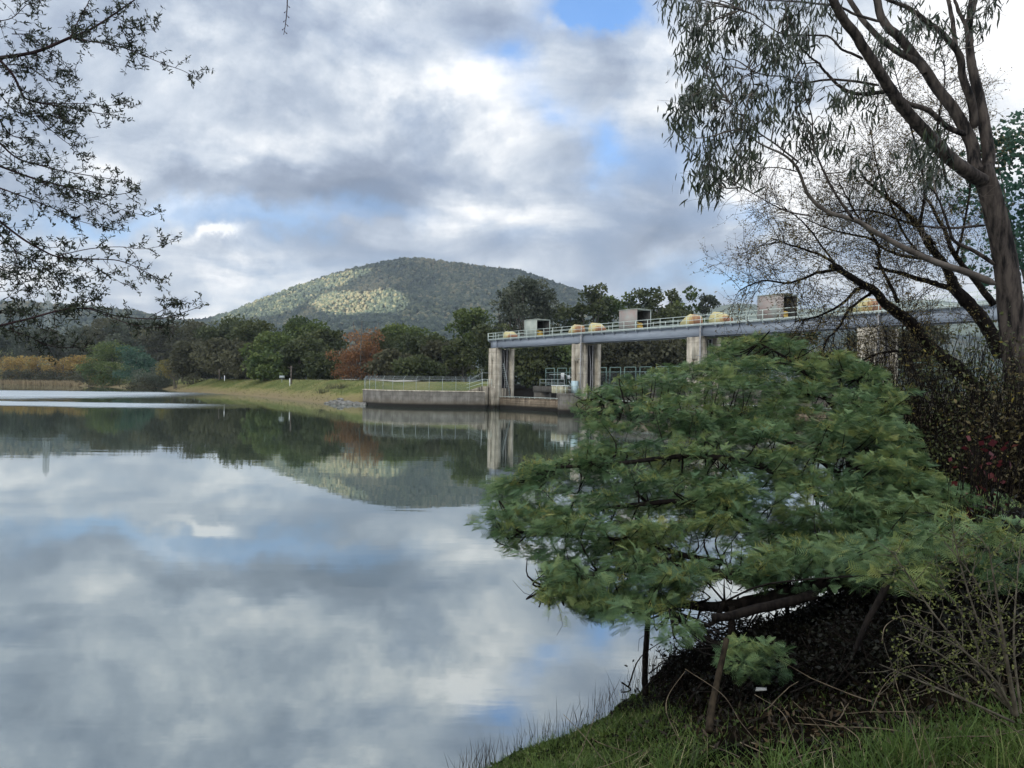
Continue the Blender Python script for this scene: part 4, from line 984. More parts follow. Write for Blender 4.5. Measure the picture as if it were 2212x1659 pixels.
# reeds along the far shore
def blades(mb, P, h, w_, lean=.18, tint=None, bend=.25):
    n = len(P); d = rng.normal(size=(n, 3))*lean; d[:, 2] = 1; S, D, Nn = frames(d)
    tv = np.array([(-.5, 0, 0), (.5, 0, 0), (.35, .5, bend*.25), (-.35, .5, bend*.25), (.05, 1, bend), (-.05, 1, bend)]); tq = [(0, 1, 2, 3), (3, 2, 4, 5)]
    hh = np.broadcast_to(np.asarray(h, float), (n,)); ww = np.broadcast_to(np.asarray(w_, float), (n,))
    V = P[:, None]+tv[None, :, 0:1]*S[:, None]*ww[:, None, None]+tv[None, :, 1:2]*D[:, None]*hh[:, None, None]+tv[None, :, 2:3]*Nn[:, None]*hh[:, None, None]
    off = (np.arange(n)*6)[:, None, None]
    mb.add(V.reshape(-1, 3), (np.array(tq)[None]+off).reshape(-1, 4), None, np.repeat(rng.random(n) if tint is None else tint, 6))
n = 9000; X = rng.uniform(-420, -228, n); Y = np.interp(X, FAR[:8, 0], FAR[:8, 1])-1+rng.random(n)*7
mb = MB(); blades(mb, np.stack([X, Y, np.full(n, -.1)], 1), rng.uniform(1.6, 3.4, n), .26, .3); setting(mb.build('reeds', M['reed']), 'stuff')
# grass tufts on the levee
n = 26000; X = rng.uniform(-125, -24, n); Y = rng.uniform(125, 275, n)
s = -sdist(X, Y, FAR); ok = (s > .3) & (s < 13); X, Y = X[ok], Y[ok]; Z = land_h(X, Y)
M['tuft'] = foliage('levee_tufts', G((.09, .10, .03), (.13, .135, .05), (.20, .18, .08)), .2)
mb = MB(); blades(mb, np.stack([X, Y, Z-.02], 1), rng.uniform(.15, .42, len(X)), .10, .5); setting(mb.build('grass', M['tuft']), 'stuff')
for (x, y, Y_, lb) in ((700, 862, 150, 'dry brown weed clump at the left tip of the riprap'), (722, 846, 152, 'tall dry weed clump above the riprap rocks'), (740, 850, 147, 'greenish weed clump just above the riprap')):
    b = pt(x, y, Y_); b[2] = ground_z(b[0], b[1]); t = thing('weed_clump', b, lb, 'weed', 'dry weeds above the riprap')
    mb = MB(); n = 120; blades(mb, b+np.stack([rng.normal(size=n)*.9, rng.normal(size=n)*.6, np.zeros(n)-.1], 1), rng.uniform(.6, 1.5, n), .06, .3); mb.build('leaves', M['t_brown'], t)
# ================================================================== foreground
def bz(x, y): return float(bank_h(np.array([x]), np.array([y]))[0])
def rsz(n, a, b): return rng.uniform(a, b, n)
def chain(mb, p, d, length, r0, r1, nseg=5, curl=.25, grav=0.0, k=4):
    """one wandering twig; returns its points"""
    P = [np.array(p, float)]; d = nrm(np.array(d, float))
    for i in range(nseg):
        d = nrm(d+rng.normal(size=3)*curl*.5+np.array((0, 0, -grav))); P.append(P[-1]+d*length/nseg)
    P = np.array(P); r = np.linspace(r0, r1, nseg+1)
    segs(mb, P[:-1], P[1:], r[:-1], r[1:], k)
    return P
def poly_at(P, t):
    x = t*(len(P)-1); i = min(int(x), len(P)-2); return P[i]+(P[i+1]-P[i])*(x-i), nrm(P[i+1]-P[i])
def side_dir(d, spread, up=0.0, view=True):
    r = rng.normal(size=3); r[1] *= .55; r -= d*np.dot(r, d); return nrm(d*(1-spread*.55)+nrm(r)*spread+np.array((0, 0, up)))

# ---------------- green wattle bush over the water
SIL = [(1042, 1108), (1062, 1150), (1085, 1180), (1140, 1232), (1150, 1290), (1200, 1300), (1240, 1330), (1320, 1318), (1400, 1328), (1480, 1300), (1540, 1268), (1640, 1262), (1700, 1252), (1800, 1235), (1870, 1258), (1945, 1268), (1985, 1225), (2060, 1200), (2150, 1175), (2215, 1150), (2215, 1085), (2120, 1062), (2050, 1050), (1990, 1000), (1960, 930), (1940, 880), (1985, 845), (1905, 790), (1820, 762), (1720, 735), (1640, 716), (1572, 722), (1530, 778), (1440, 782), (1370, 800), (1330, 830), (1235, 848), (1245, 880), (1270, 905), (1245, 930), (1275, 958), (1255, 988), (1110, 1000), (1070, 1055)]
HOLES = [(1480, 1180, 60, 16), (1560, 1165, 50, 10), (1660, 1178, 40, 12), (1330, 1105, 70, 9), (1430, 1075, 45, 8), (1270, 1190, 40, 10), (1560, 1228, 70, 14), (1220, 1075, 45, 12), (1500, 1110, 50, 8), (1300, 1240, 40, 8), (1400, 1245, 35, 12), (1210, 1015, 30, 7), (1360, 905, 40, 8), (1450, 955, 50, 8), (1600, 1010, 50, 8), (1700, 940, 40, 8), (1750, 1075, 50, 9), (1850, 1010, 40, 8), (1420, 1010, 50, 7), (1520, 845, 35, 8), (1660, 840, 35, 7), (1330, 1150, 45, 9), (1150, 1130, 30, 7), (1640, 1110, 40, 8), (1870, 1120, 40, 8), (1800, 880, 35, 8)]
def wat_depth(y): return np.interp(y, (716, 800, 900, 1000, 1100, 1200, 1330), (13.2, 12.2, 11.2, 10.3, 9.4, 8.6, 7.9))
wt = thing('wattle_bush', (4.6, 9.6, bz(4.6, 9.6)), 'large feathery green wattle bush with yellow tips leaning out over the water', 'bush')
FR_V = []; FR_Q = []
def add_q(a, b, c, d): i = len(FR_V); FR_V.extend([a, b, c, d]); FR_Q.append((i, i+1, i+2, i+3))
npn = 7
for i in range(npn):
    y = .10+.86*i/(npn-1); l = .46*math.sin(PI*min(1, .25+.72*(1-y)))+.06; z = -.30*y*y; w_ = .055
    for sg in (-1, 1):
        dx, dy = sg*l*.82, l*.55
        add_q((0, y-w_*.5, z), (0, y+w_, z), (dx, y+dy+w_*.4, z-.10*l), (dx, y+dy-w_*.3, z-.12*l))
add_q((-.012, 0, 0), (.012, 0, 0), (.006, 1, -.3), (-.006, 1, -.3))
FR_V = np.array(FR_V); FR_Q = np.array(FR_Q)
def make_pads(n_pads, seed_poly, depth_fn, jitter, holes=HOLES):
    px = rng.uniform(1030, 2225, n_pads*6); py = rng.uniform(700, 1340, n_pads*6)
    ok = inpoly(px, py, seed_poly)
    for hx, hy, a, b_ in holes: ok &= (((px-hx)/a)**2+((py-hy)/(b_+6))**2) > 1
    px, py = px[ok][:n_pads], py[ok][:n_pads]
    Yv = depth_fn(py)+rng.normal(size=len(px))*jitter
    return np.array([pt(a, b_, c) for a, b_, c in zip(px, py, Yv)]), px, py
padsA, pax, pay = make_pads(560, SIL, wat_depth, .42)
# a row of pads following the outline keeps the ragged edge of the photo
edge = []
for (x0, y0), (x1, y1) in zip(SIL, SIL[1:]+SIL[:1]):
    n = max(1, int(hypot(x1-x0, y1-y0)/34))
    for i in range(n):
        t = (i+rng.random()*.6)/n; x, y = x0+(x1-x0)*t, y0+(y1-y0)*t; cx, cy = 1600, 1030; l = hypot(cx-x, cy-y)
        edge.append(pt(x+(cx-x)/l*22, y+(cy-y)/l*16, wat_depth(y)+rng.normal()*.2))
low = [pt(x, y, 6.6+rng.normal()*.15) for x, y in ((1590, 1400), (1620, 1385), (1655, 1395), (1600, 1430), (1640, 1425), (1660, 1440), (1625, 1455), (1585, 1420), (1670, 1410), (1600, 1395), (1470, 1345), (1455, 1375), (1490, 1360))]
padsR = [pt(x, y, 5.6+rng.normal()*.2) for x, y in ((1900, 1180), (1950, 1215), (1975, 1245), (1930, 1240), (1860, 1190), (2050, 1130), (2120, 1150), (2180, 1180), (2010, 1165), (2080, 1200), (2160, 1230), (2200, 1130), (2190, 1250))]
padsR = [p_*np.array((1.16, 1.16, 1))+np.array((0, 0, (p_[2]-4)*.16)) for p_ in padsR]
low = np.array(low)
pads = np.vstack([padsA, np.array(edge), np.array(padsR)])
lv = MB(); tips = MB(); tw = MB()
org = np.array((4.3, 9.9, 2.3))
def fill_pads(pads, per, rad, flen, tint0=.45):
    n = len(pads)*per; c = np.repeat(pads, per, 0)
    od = nrm(pads-org-np.array((0, 0, -.5))); od[:, 2] = od[:, 2]*.35; od = nrm(od); od = np.repeat(od, per, 0)
    a = rng.uniform(0, 2*PI, n); rr = np.sqrt(rng.random(n))*rad
    rr = rr*np.repeat(rng.uniform(.6, 1.3, len(pads)), per)
    P = c+np.stack([np.cos(a)*rr*1.15, np.sin(a)*rr*.8, rng.normal(size=n)*rad*.16-.35*rr*rr/rad], 1)
    D = nrm(od*.45+np.stack([np.cos(a), np.sin(a), rng.uniform(-.45, .75, n)], 1)*.9)
    up = nrm(np.array((0, 0, 1.0))+rng.normal(size=(n, 3))*.55); S = nrm(np.cross(D, up)); Nn = np.cross(S, D)
    tint = np.clip(np.repeat(rng.normal(tint0, .14, len(pads)), per)+rng.normal(size=n)*.12, 0, 1)
    qx, qy = to_px(P+D*flen*.6); wx = (fbm(qx*.016+3, qy*.016, 2)-.5)*110; wy = (fbm(qx*.018+40, qy*.018, 2)-.5)*90+14*np.clip((900-qy)/120, 0, 1)*np.sin(qx*.045); ok = inpoly(qx+wx+rng.normal(size=n)*7, qy+wy+rng.normal(size=n)*6, SIL) | (P[:, 1] < 7.5)
    scatter(lv, FR_V, FR_Q, P[ok], S[ok], D[ok], Nn[ok], (flen*rsz(n, .65, 1.25))[ok], tint[ok])
    return P
fill_pads(pads, 66, .24, .112); fill_pads(low, 46, .11, .085)
inner = pads[rng.permutation(len(pads))[:300]]+np.array((0, .9, -.22)); fill_pads(inner, 22, .3, .125, .3)
# yellow flower bud sprays standing out of the leaf pads
sel = pads[rng.random(len(pads)) < .55]; per = 60; n = len(sel)*per
c = np.repeat(sel, per, 0)+np.repeat(rng.normal(size=(len(sel), 3))*np.array((.12, .1, .03)), per, 0); d = rng.normal(size=(n, 3))*np.array((.75, .6, .45))+np.array((-.15, -.1, .75)); S, D, Nn = frames(d)
BUD_V = np.array([(-.03, 0, 0), (.03, 0, 0), (.035, .5, .02), (-.035, .5, .02), (.012, 1, .12), (-.012, 1, .12)]); BUD_Q = [(0, 1, 2, 3), (3, 2, 4, 5)]
scatter(tips, BUD_V, BUD_Q, c+rng.normal(size=(n, 3))*np.array((.07, .07, .03)), S, D, Nn, rsz(n, .035, .085), np.clip(np.repeat(rng.normal(.5, .25, len(sel)), per)+rng.normal(size=n)*.1, 0, 1))
# limbs
def limb(mb, lst, Y0, Y1, r0, r1, k=8, wob=.14, sub=6, **kw):
    P = spline(pts(lst, Y0, Y1), sub); tube(mb, P, r0, r1, k, wob, **kw); return P
wl_ = MB(); LB = []
LB.append(limb(wl_, [(2000, 1420), (1950, 1330), (1862, 1247), (1730, 1274), (1624, 1300), (1545, 1311), (1455, 1303)], 8.2, 8.3, .12, .045))
LB.append(limb(wl_, [(1980, 1400), (1870, 1290), (1760, 1200), (1640, 1130), (1500, 1085), (1380, 1090), (1230, 1110)], 9.6, 9.35, .07, .02))
LB.append(limb(wl_, [(1960, 1380), (1880, 1200), (1800, 1090), (1650, 1010), (1500, 985), (1350, 1000), (1200, 1010)], 10.3, 10.1, .07, .02))
LB.append(limb(wl_, [(1980, 1380), (1900, 1150), (1780, 1000), (1620, 930), (1450, 890), (1300, 860)], 10.7, 11.6, .06, .015))
LB.append(limb(wl_, [(2000, 1380), (1960, 1150), (1880, 980), (1800, 880), (1720, 790), (1640, 740)], 10.6, 12.8, .06, .015))
LB.append(limb(wl_, [(2020, 1380), (2020, 1200), (1980, 1050), (1900, 900), (1850, 820)], 10.0, 12.3, .06, .015))
LB.append(limb(wl_, [(2020, 1390), (2100, 1250), (2160, 1150), (2200, 1100)], 8.6, 8.0, .10, .04))
LB.append(limb(wl_, [(1700, 1265), (1560, 1240), (1400, 1225), (1250, 1250), (1180, 1270)], 8.4, 8.3, .06, .02))
LB.append(limb(wl_, [(1560, 1215), (1480, 1200), (1380, 1170), (1250, 1160), (1120, 1150)], 8.8, 9.0, .04, .015))
LB.append(limb(wl_, [(1565, 1300), (1540, 1345), (1500, 1350), (1450, 1320)], 8.0, 7.8, .03, .015))
LB.append(limb(wl_, [(1440, 1305), (1480, 1350), (1530, 1385), (1620, 1398)], 8.0, 7.9, .03, .03))
allL = np.vstack(LB)
for p in np.vstack([pads, low]):
    dd = np.linalg.norm(allL-p, axis=1)+np.maximum(0, allL[:, 2]-p[2])*.8; q = allL[np.argmin(dd)]
    if np.linalg.norm(q-p) > 2.6: continue
    m_ = (p+q)/2+rng.normal(size=3)*.10-np.array((0, 0, .08)); P = spline([q, m_, p], 3); r = np.linspace(.014, .004, len(P)); segs(tw, P[:-1], P[1:], r[:-1], r[1:], 4)
# fine dead twigs hanging inside
for i in range(260):
    b_ = allL[rng.integers(len(allL))]; chain(tw, b_+rng.normal(size=3)*.1, (rng.normal()*.7+.3, rng.normal()*.6, -.45+rng.normal()*.5), rng.uniform(.3, .8), .005, .002, 6, .8, k=3)
M['wattle'] = foliage('wattle_leaves', [(0, (.032, .064, .032)), (.3, (.075, .140, .062)), (.55, (.140, .212, .085)), (.8, (.22, .265, .085)), (1, (.33, .32, .10))], .25, .5, .3)
M['buds'] = foliage('wattle_buds', G((.13, .17, .05), (.23, .26, .075), (.34, .32, .09)), .3)
wl_.build('limb', M['bark_dark'], wt); tw.build('twig', M['bark_dark'], wt); lv.build('leaves', M['wattle'], wt); tips.build('flower_buds', M['buds'], wt)

# separate stems and cut wood under the bush
def stick(kind, lst, Y0, Y1, r0, r1, m_, label, cat, k=8, endm=None, wob=.1):
    mb = MB(); P = limb(mb, lst, Y0, Y1, r0, r1, k, wob); o = mb.build(kind, m_, origin=P[0], smooth=False); tag(o, label, cat); return o
stick('sapling', [(1394, 1500), (1393, 1450), (1396, 1390), (1401, 1330), (1408, 1262)], 8.7, 8.7, .040, .028, M['bark_dark'], 'thin dark upright sapling standing at the water edge under the left part of the bush', 'sapling')
stick('cut_branch', [(1760, 1285), (1703, 1300), (1624, 1318), (1571, 1332), (1541, 1334)], 7.4, 7.2, .050, .042, M['bark_dark'], 'thick sawn off branch lying level with its cut end over the water', 'branch')
stick('tree_stump', [(1582, 1430), (1580, 1385), (1581, 1310)], 7.9, 7.9, .042, .036, M['bark_dark'], 'short upright dark post like stump under the sawn off branch', 'stump')
stick('leaning_stake', [(1532, 1580), (1537, 1530), (1552, 1460), (1570, 1380)], 5.5, 6.0, .030, .022, M['stake'], 'brown leaning stake in the grass below the lowest leaves of the bush', 'stake')
stick('broken_branch', [(1915, 1262), (1897, 1300), (1872, 1345), (1846, 1408)], 6.0, 5.9, .030, .020, M['bark_dark'], 'broken branch hanging with a pale raw end in the dark under the bush', 'branch')
stick('floating_stick', [(1343, 1474), (1357, 1484), (1362, 1489), (1356, 1494), (1341, 1495)], 9.6, 9.6, .012, .008, M['bark_dark'], 'small bent stick poking from the water near the bank', 'stick', 5)
M['litter_paper'] = noisy('soiled_paper', (.12, .12, .11), (.34, .34, .32), 18)
mb = MB(); p = pt(1642, 1497, 5.9); V = np.array([(-.045, -.02, 0), (.04, -.03, .012), (.055, .015, .012), (-.02, .035, .006)]); mb.add(np.vstack([V, V+np.array((0, 0, .006))])+p+np.array((0, 0, .02)), [(3, 2, 1, 0), (4, 5, 6, 7), (0, 1, 5, 4), (1, 2, 6, 5), (2, 3, 7, 6), (3, 0, 4, 7)])
tag(mb.build('litter_scrap', M['litter_paper'], origin=p), 'small white scrap of litter lying on the dark leaf litter', 'litter')

# ---------------- ground cover on the bank
def on_bank(n, x0, x1, y0, y1, fn):
    X = rng.uniform(x0, x1, n); Y = rng.uniform(y0, y1, n); Z = bank_h(X, Y); px, py = to_px(np.stack([X, Y, Z], 1))
    ok = (Z > .0) & (px > 1000) & (px < 2330) & (py < 1760) & fn(X, Y, px, py)
    return np.stack([X, Y, Z], 1)[ok]
M['grass'] = foliage('bank_grass', [(0, (.045, .062, .020)), (.40, (.075, .135, .030)), (.72, (.14, .19, .048)), (.88, (.30, .27, .13)), (1, (.46, .40, .24))], .3, .5)
M['dry'] = foliage('dry_stalks', G((.10, .075, .04), (.24, .19, .11), (.42, .35, .22)), .25)
M['cover'] = foliage('creeping_weeds', G((.028, .042, .014), (.070, .105, .026), (.15, .20, .05)), .3)
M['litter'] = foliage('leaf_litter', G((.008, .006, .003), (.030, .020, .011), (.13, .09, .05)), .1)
lit = lambda X, Y: np.clip((Y-(5.15+.25*np.sin(X*2.1)))*1.4, 0, 1)*np.clip((X-1.15)*1.6, 0, 1)     # where leaf litter replaces grass
P = on_bank(110000, -1, 7.5, 2.6, 9.8, lambda X, Y, px, py: (rng.random(len(X)) > lit(X, Y)*.93) & (rng.random(len(X)) < np.clip(7.0/Y, .2, 1)**2))
n = len(P); mb = MB(); tl = np.clip(fbm(P[:, 0]*1.6, P[:, 1]*1.6, 3)*1.5-.35, 0, 1)
blades(mb, P-np.array((0, 0, .01)), rng.uniform(.03, .09, n)*(1+1.2*tl), rng.uniform(.004, .008, n), .55, np.clip(rng.normal(.42, .2, n)+(rng.random(n) < .07)*.45, 0, 1), .5)
# long tufts
tc_ = on_bank(900, -.3, 7, 2.9, 6.0, lambda X, Y, px, py: (lit(X, Y) < .4) & (rng.random(len(X)) < .35+.4*(Y < 4.4)))
for c in tc_[:260]:
    k = rng.integers(14, 40); q = c+np.stack([rng.normal(size=k)*.06, rng.normal(size=k)*.05, np.zeros(k)], 1); blades(mb, q, rng.uniform(.12, .34, k), rng.uniform(.005, .010, k), .38, np.clip(rng.normal(.42, .16)+rng.normal(size=k)*.12+.3*(c[0] > 2.6)*(rng.random() < .4), 0, 1), .6)
setting(mb.build('grass', M['grass']), 'stuff')
P = on_bank(210000, -1, 9, 2.6, 11.5, lambda X, Y, px, py: (rng.random(len(X)) > lit(X, Y)*.97) & (rng.random(len(X)) < np.clip(6.5/Y, .2, 1)**2*.8))
n = len(P); mb = MB(); S, D, Nn = frames(rot_dirs(n, .5)); LF = np.array([(0, 0, 0), (.42, .45, .08), (0, 1, 0), (-.42, .45, .08)])
scatter(mb, LF, [(0, 1, 2, 3)], P+np.array((0, 0, .02))*rng.random((n, 1)), S, D, Nn, rng.uniform(.014, .046, n), np.clip(fbm(P[:, 0]*3, P[:, 1]*3, 3)*.9+rng.normal(size=n)*.15, 0, 1)); setting(mb.build('weeds', M['cover']), 'stuff')
P = on_bank(90000, 1, 16, 3.2, 15, lambda X, Y, px, py: (rng.random(len(X)) < .25+lit(X, Y)*.75) & (rng.random(len(X)) < np.clip(6.5/Y, .15, 1)**1.5))
n = len(P); mb = MB(); S, D, Nn = frames(rot_dirs(n, .25)); LN = np.array([(0, 0, 0), (.16, .45, .05), (0, 1, 0), (-.16, .45, .05)])
scatter(mb, LN, [(0, 1, 2, 3)], P+np.array((0, 0, .025))*rng.random((n, 1)), S, D, Nn, rng.uniform(.03, .10, n), rng.random(n)**1.6*np.clip(1.25-(P[:, 1]-5.2)*.45, .25, 1)); setting(mb.build('leaf_litter', M['litter']), 'stuff')  # tint lowered with distance, shade under the bush put into the colour
# pale dry stalks and fallen twigs
mb = MB()
for i in range(150):
    x = rng.uniform(.2, 6.5); y = rng.uniform(3.2, 6.6); z = bz(x, y)
    if z < .15: continue
    if rng.random() < .35 or y > 5.2: chain(mb, (x, y, z+.03), (rng.normal(), rng.normal(), .12), rng.uniform(.25, .9), .006, .003, 5, .25, .0, 3)
    else: chain(mb, (x, y, z), (rng.normal()*.5, rng.normal()*.4, 1), rng.uniform(.25, .55), .0035, .0015, 5, .18, .10, 3)
setting(mb.build('fallen_twigs', M['twig']), 'stuff')
# long individual stalks seen against the dark
stk = [([(1468, 1600), (1440, 1540), (1445, 1500), (1480, 1450)], 5.6), ([(1650, 1620), (1600, 1560), (1560, 1500), (1480, 1445)], 5.2), ([(1735, 1655), (1715, 1600), (1690, 1540), (1630, 1500)], 4.7), ([(1990, 1640), (1965, 1560), (1940, 1490), (1930, 1450)], 4.5),
       ([(2212, 1590), (2120, 1530), (2030, 1480), (1960, 1440)], 4.6), ([(1880, 1540), (1910, 1480), (1960, 1440), (2040, 1440)], 4.8), ([(1905, 1385), (1915, 1350), (1960, 1330), (2010, 1360)], 5.3), ([(1860, 1620), (1850, 1590), (1800, 1560), (1720, 1548)], 4.4)]
sd = ['curving left above the dark vines', 'long and leaning left across the grass', 'short, in the bottom middle grass', 'upright with a thorny tip at the lower right', 'long and low from the right edge', 'arched over the leaf litter', 'small pale arch in the dark under the bush', 'low bent one at the bottom of the picture']
for (l, Y), a in zip(stk, sd): stick('dry_stalk', l, Y, Y+.2, .0034, .0016, M['twig'], 'thin dry pale stalk, '+a, 'stalk', 4, wob=0)
# broad leaved weeds in the grass
wd = [(1775, 1640, 4.05, 'at the bottom middle'), (1510, 1618, 4.7, 'left of the leaning stake'), (1440, 1625, 5.0, 'at the lower left of the grass'), (1660, 1645, 4.2, 'under the leaning stake'), (2080, 1600, 3.9, 'at the lower right'), (1250, 1640, 6.5, 'near the water at the bottom')]
for x, y, Y, a in wd:
    p = pt(x, y, Y); p[2] = bz(p[0], p[1]); t = thing('weed_plant', p, 'broad leaved bright green weed in the grass '+a, 'weed', 'broad leaved weeds on the bank')
    mb = MB(); k = 9; ang = np.arange(k)*2*PI/k+rng.random(k)*.5; D = nrm(np.stack([np.cos(ang), np.sin(ang), rng.uniform(.5, 1.3, k)], 1)); S = nrm(np.cross(D, np.array((0, 0, 1.)))); Nn = np.cross(S, D)
    tv = np.array([(-.05, 0, 0), (.05, 0, 0), (.16, .45, -.03), (-.16, .45, -.03), (.02, 1, -.25), (-.02, 1, -.25)]); scatter(mb, tv, [(0, 1, 2, 3), (3, 2, 4, 5)], np.repeat(p[None], k, 0), S, D, Nn, rng.uniform(.09, .16, k), .6+rng.random(k)*.3); mb.build('leaves', M['cover'], t)
# waterside rushes along the grassy edge
P = []
for i in range(520):
    k = rng.integers(5, 9); a, b_ = SHORE[k-0], SHORE[k+1] if k+1 < len(SHORE) else SHORE[k]; t = rng.random(); q = a+(b_-a)*t; P.append((q[0]+rng.normal()*.12-.08, q[1]+rng.normal()*.12+.05, -.03))
P = np.array(P); ok = P[:, 0] > -.6; P = P[ok]; mb = MB(); blades(mb, P, rng.uniform(.08, .34, len(P)), .006, .22, rng.random(len(P))*.6, .25); setting(mb.build('rushes', M['litter']), 'stuff')

# ---------------- dark undergrowth behind and under the bush
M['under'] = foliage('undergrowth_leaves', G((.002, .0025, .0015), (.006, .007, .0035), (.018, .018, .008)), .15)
M['brown_tangle'] = foliage('brown_tangle_leaves', G((.030, .025, .014), (.080, .066, .032), (.17, .135, .055)), .25)
M['olive_tangle'] = foliage('olive_leaves', G((.026, .032, .013), (.068, .082, .030), (.15, .16, .06)), .25)
M['yellow_leaf'] = foliage('yellow_willow_leaves', G((.12, .10, .02), (.26, .21, .04), (.42, .34, .08)), .4)
M['red_leaf'] = foliage('red_creeper_leaves', G((.05, .010, .014), (.10, .018, .022), (.17, .05, .04)), .3)
def tangle(kind, centre, rad, n_leaf, n_twig, mat, label, leaf=.06, cat='shrub', twm=None, extra=None, group=None, thin=.28, dense=1.0):
    c = np.array(centre, float); rad = np.array(rad, float)
    t = thing(kind, (c[0], c[1], bz(c[0], c[1])), label, cat, group); tw_ = MB(); lf = MB()
    base = np.array((c[0], c[1], bz(c[0], c[1])-.05)); ends = []
    for i in range(n_twig):
        d = rot_dirs(1, .4)[0]; e = c+d*rad*rng.random()**.4; s0 = base+rng.normal(size=3)*rad*np.array((.45, .45, 0)); m_ = (s0+e)/2+rng.normal(size=3)*.2*rad
        P = spline([s0, m_, e], 4); r = np.linspace(.012, .003, len(P)); segs(tw_, P[:-1], P[1:], r[:-1], r[1:], 3); ends.append(P)
    E = np.vstack(ends); q = E[rng.integers(len(E), size=n_leaf)]+rng.normal(size=(n_leaf, 3))*.12*rad
    ok = q[:, 2] > bank_h(q[:, 0], q[:, 1])-.02; q = q[ok]; n = len(q)
    S, D, Nn = frames(rot_dirs(n, -.3)); scatter(lf, np.array([(0, 0, 0), (thin, .45, .05), (0, 1, 0), (-thin, .45, .05)]), [(0, 1, 2, 3)], q, S, D, Nn, leaf*rsz(n, .6, 1.4), np.clip(rng.normal(.45, .22, n), 0, 1))
    tw_.build('stems', twm or M['bark_dark'], t); lf.build('leaves', mat, t)
    if extra:
        em_, ne, le = extra; xb = MB(); q = E[rng.integers(len(E), size=ne)]+rng.normal(size=(ne, 3))*.12*rad; S, D, Nn = frames(rot_dirs(ne, -.6)); scatter(xb, np.array([(0, 0, 0), (.16, .45, .05), (0, 1, 0), (-.16, .45, .05)]), [(0, 1, 2, 3)], q, S, D, Nn, le*rsz(ne, .6, 1.3), rng.random(ne)); xb.build('leaves', em_, t)
    return t
GU = 'dark shrubs under and behind the bush'
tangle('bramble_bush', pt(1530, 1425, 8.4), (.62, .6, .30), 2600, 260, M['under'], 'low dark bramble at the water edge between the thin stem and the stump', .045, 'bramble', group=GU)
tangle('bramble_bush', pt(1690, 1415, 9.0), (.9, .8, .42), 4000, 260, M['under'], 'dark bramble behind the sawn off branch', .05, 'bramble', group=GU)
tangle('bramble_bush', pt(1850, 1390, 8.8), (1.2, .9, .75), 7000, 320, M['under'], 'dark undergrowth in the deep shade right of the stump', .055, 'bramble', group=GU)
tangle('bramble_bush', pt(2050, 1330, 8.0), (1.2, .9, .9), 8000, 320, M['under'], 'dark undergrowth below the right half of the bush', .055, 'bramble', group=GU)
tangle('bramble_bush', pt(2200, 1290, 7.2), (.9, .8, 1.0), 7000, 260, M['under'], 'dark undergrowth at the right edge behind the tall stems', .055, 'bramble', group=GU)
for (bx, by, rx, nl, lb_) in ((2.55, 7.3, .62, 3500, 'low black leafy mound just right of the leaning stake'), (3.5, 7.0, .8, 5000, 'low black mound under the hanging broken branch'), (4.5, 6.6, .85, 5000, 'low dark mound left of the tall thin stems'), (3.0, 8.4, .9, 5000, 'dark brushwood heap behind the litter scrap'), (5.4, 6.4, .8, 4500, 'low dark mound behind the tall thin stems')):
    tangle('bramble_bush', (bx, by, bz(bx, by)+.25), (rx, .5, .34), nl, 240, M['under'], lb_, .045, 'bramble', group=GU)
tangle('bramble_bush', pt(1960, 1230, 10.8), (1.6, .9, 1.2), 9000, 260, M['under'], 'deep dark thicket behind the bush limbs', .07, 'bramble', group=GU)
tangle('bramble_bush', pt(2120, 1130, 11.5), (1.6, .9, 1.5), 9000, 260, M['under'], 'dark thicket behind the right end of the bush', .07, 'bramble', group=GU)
tangle('tangled_shrub', pt(1990, 930, 12.6), (1.15, .8, 1.15), 6000, 420, M['brown_tangle'], 'brown leafless looking thicket right of the bush top, below the bare tree', .05, extra=(M['yellow_leaf'], 350, .07))
tangle('tangled_shrub', pt(2100, 850, 12.2), (1.2, .8, 1.3), 8000, 420, M['olive_tangle'], 'olive brown thicket around the foot of the gum trunk', .06, extra=(M['yellow_leaf'], 500, .08))
tangle('tangled_shrub', pt(2190, 960, 10.2), (.85, .7, 1.3), 7000, 300, M['brown_tangle'], 'dark brown thicket at the right edge below the gum trunk', .06, extra=(M['yellow_leaf'], 260, .08))
tangle('tangled_shrub', pt(2060, 1010, 10.6), (.85, .6, .75), 6000, 300, M['olive_tangle'], 'dull olive shrub above the red creeper', .055, extra=(M['yellow_leaf'], 160, .07))
tangle('tangled_shrub', pt(1890, 800, 14.0), (1.1, .7, .9), 3000, 360, M['brown_tangle'], 'sparse reddish brown twiggy shrub in front of the fourth pier', .05, extra=(M['yellow_leaf'], 500, .06))
tangle('red_creeper', pt(2115, 985, 8.6), (.42, .3, .30), 150, 50, M['red_leaf'], 'creeper with dark red leaves hanging in the thicket at the right', .085, 'creeper', thin=.42)
# old wire fence piece behind the stump
mb = MB(); a = pt(1490, 1330, 8.9); b_ = pt(1700, 1330, 9.2); c = pt(1700, 1430, 9.2); d = pt(1490, 1440, 8.9); t = thing('wire_fence', d, 'old rusty chain link fence remnant tangled in twigs under the bush', 'fence')
nW_ = 26
for i in range(nW_+12):
    for sg in (1, -1):
        u0 = (i-6)/nW_; u1 = u0+sg*.42; f0, f1 = np.clip(u0, 0, 1), np.clip(u1, 0, 1)
        if abs(u1-u0) < 1e-6: continue
        v0 = (f0-u0)/(u1-u0); v1 = (f1-u0)/(u1-u0)
        if v1-v0 < .05: continue
        q = lambda u, v: (d*(1-u)+c*u)*(1-v)+(a*(1-u)+b_*u)*v
        segs(mb, [q(f0, v0)], [q(f1, v1)], .0022, .0022, 3)
mb.build('wire_mesh', M['bark_dark'], t)
mb = MB(); tube(mb, [c-np.array((0, 0, .3)), b_+np.array((0, 0, .1))], .025, .025, 6); mb.build('post', M['bark_dark'], t)

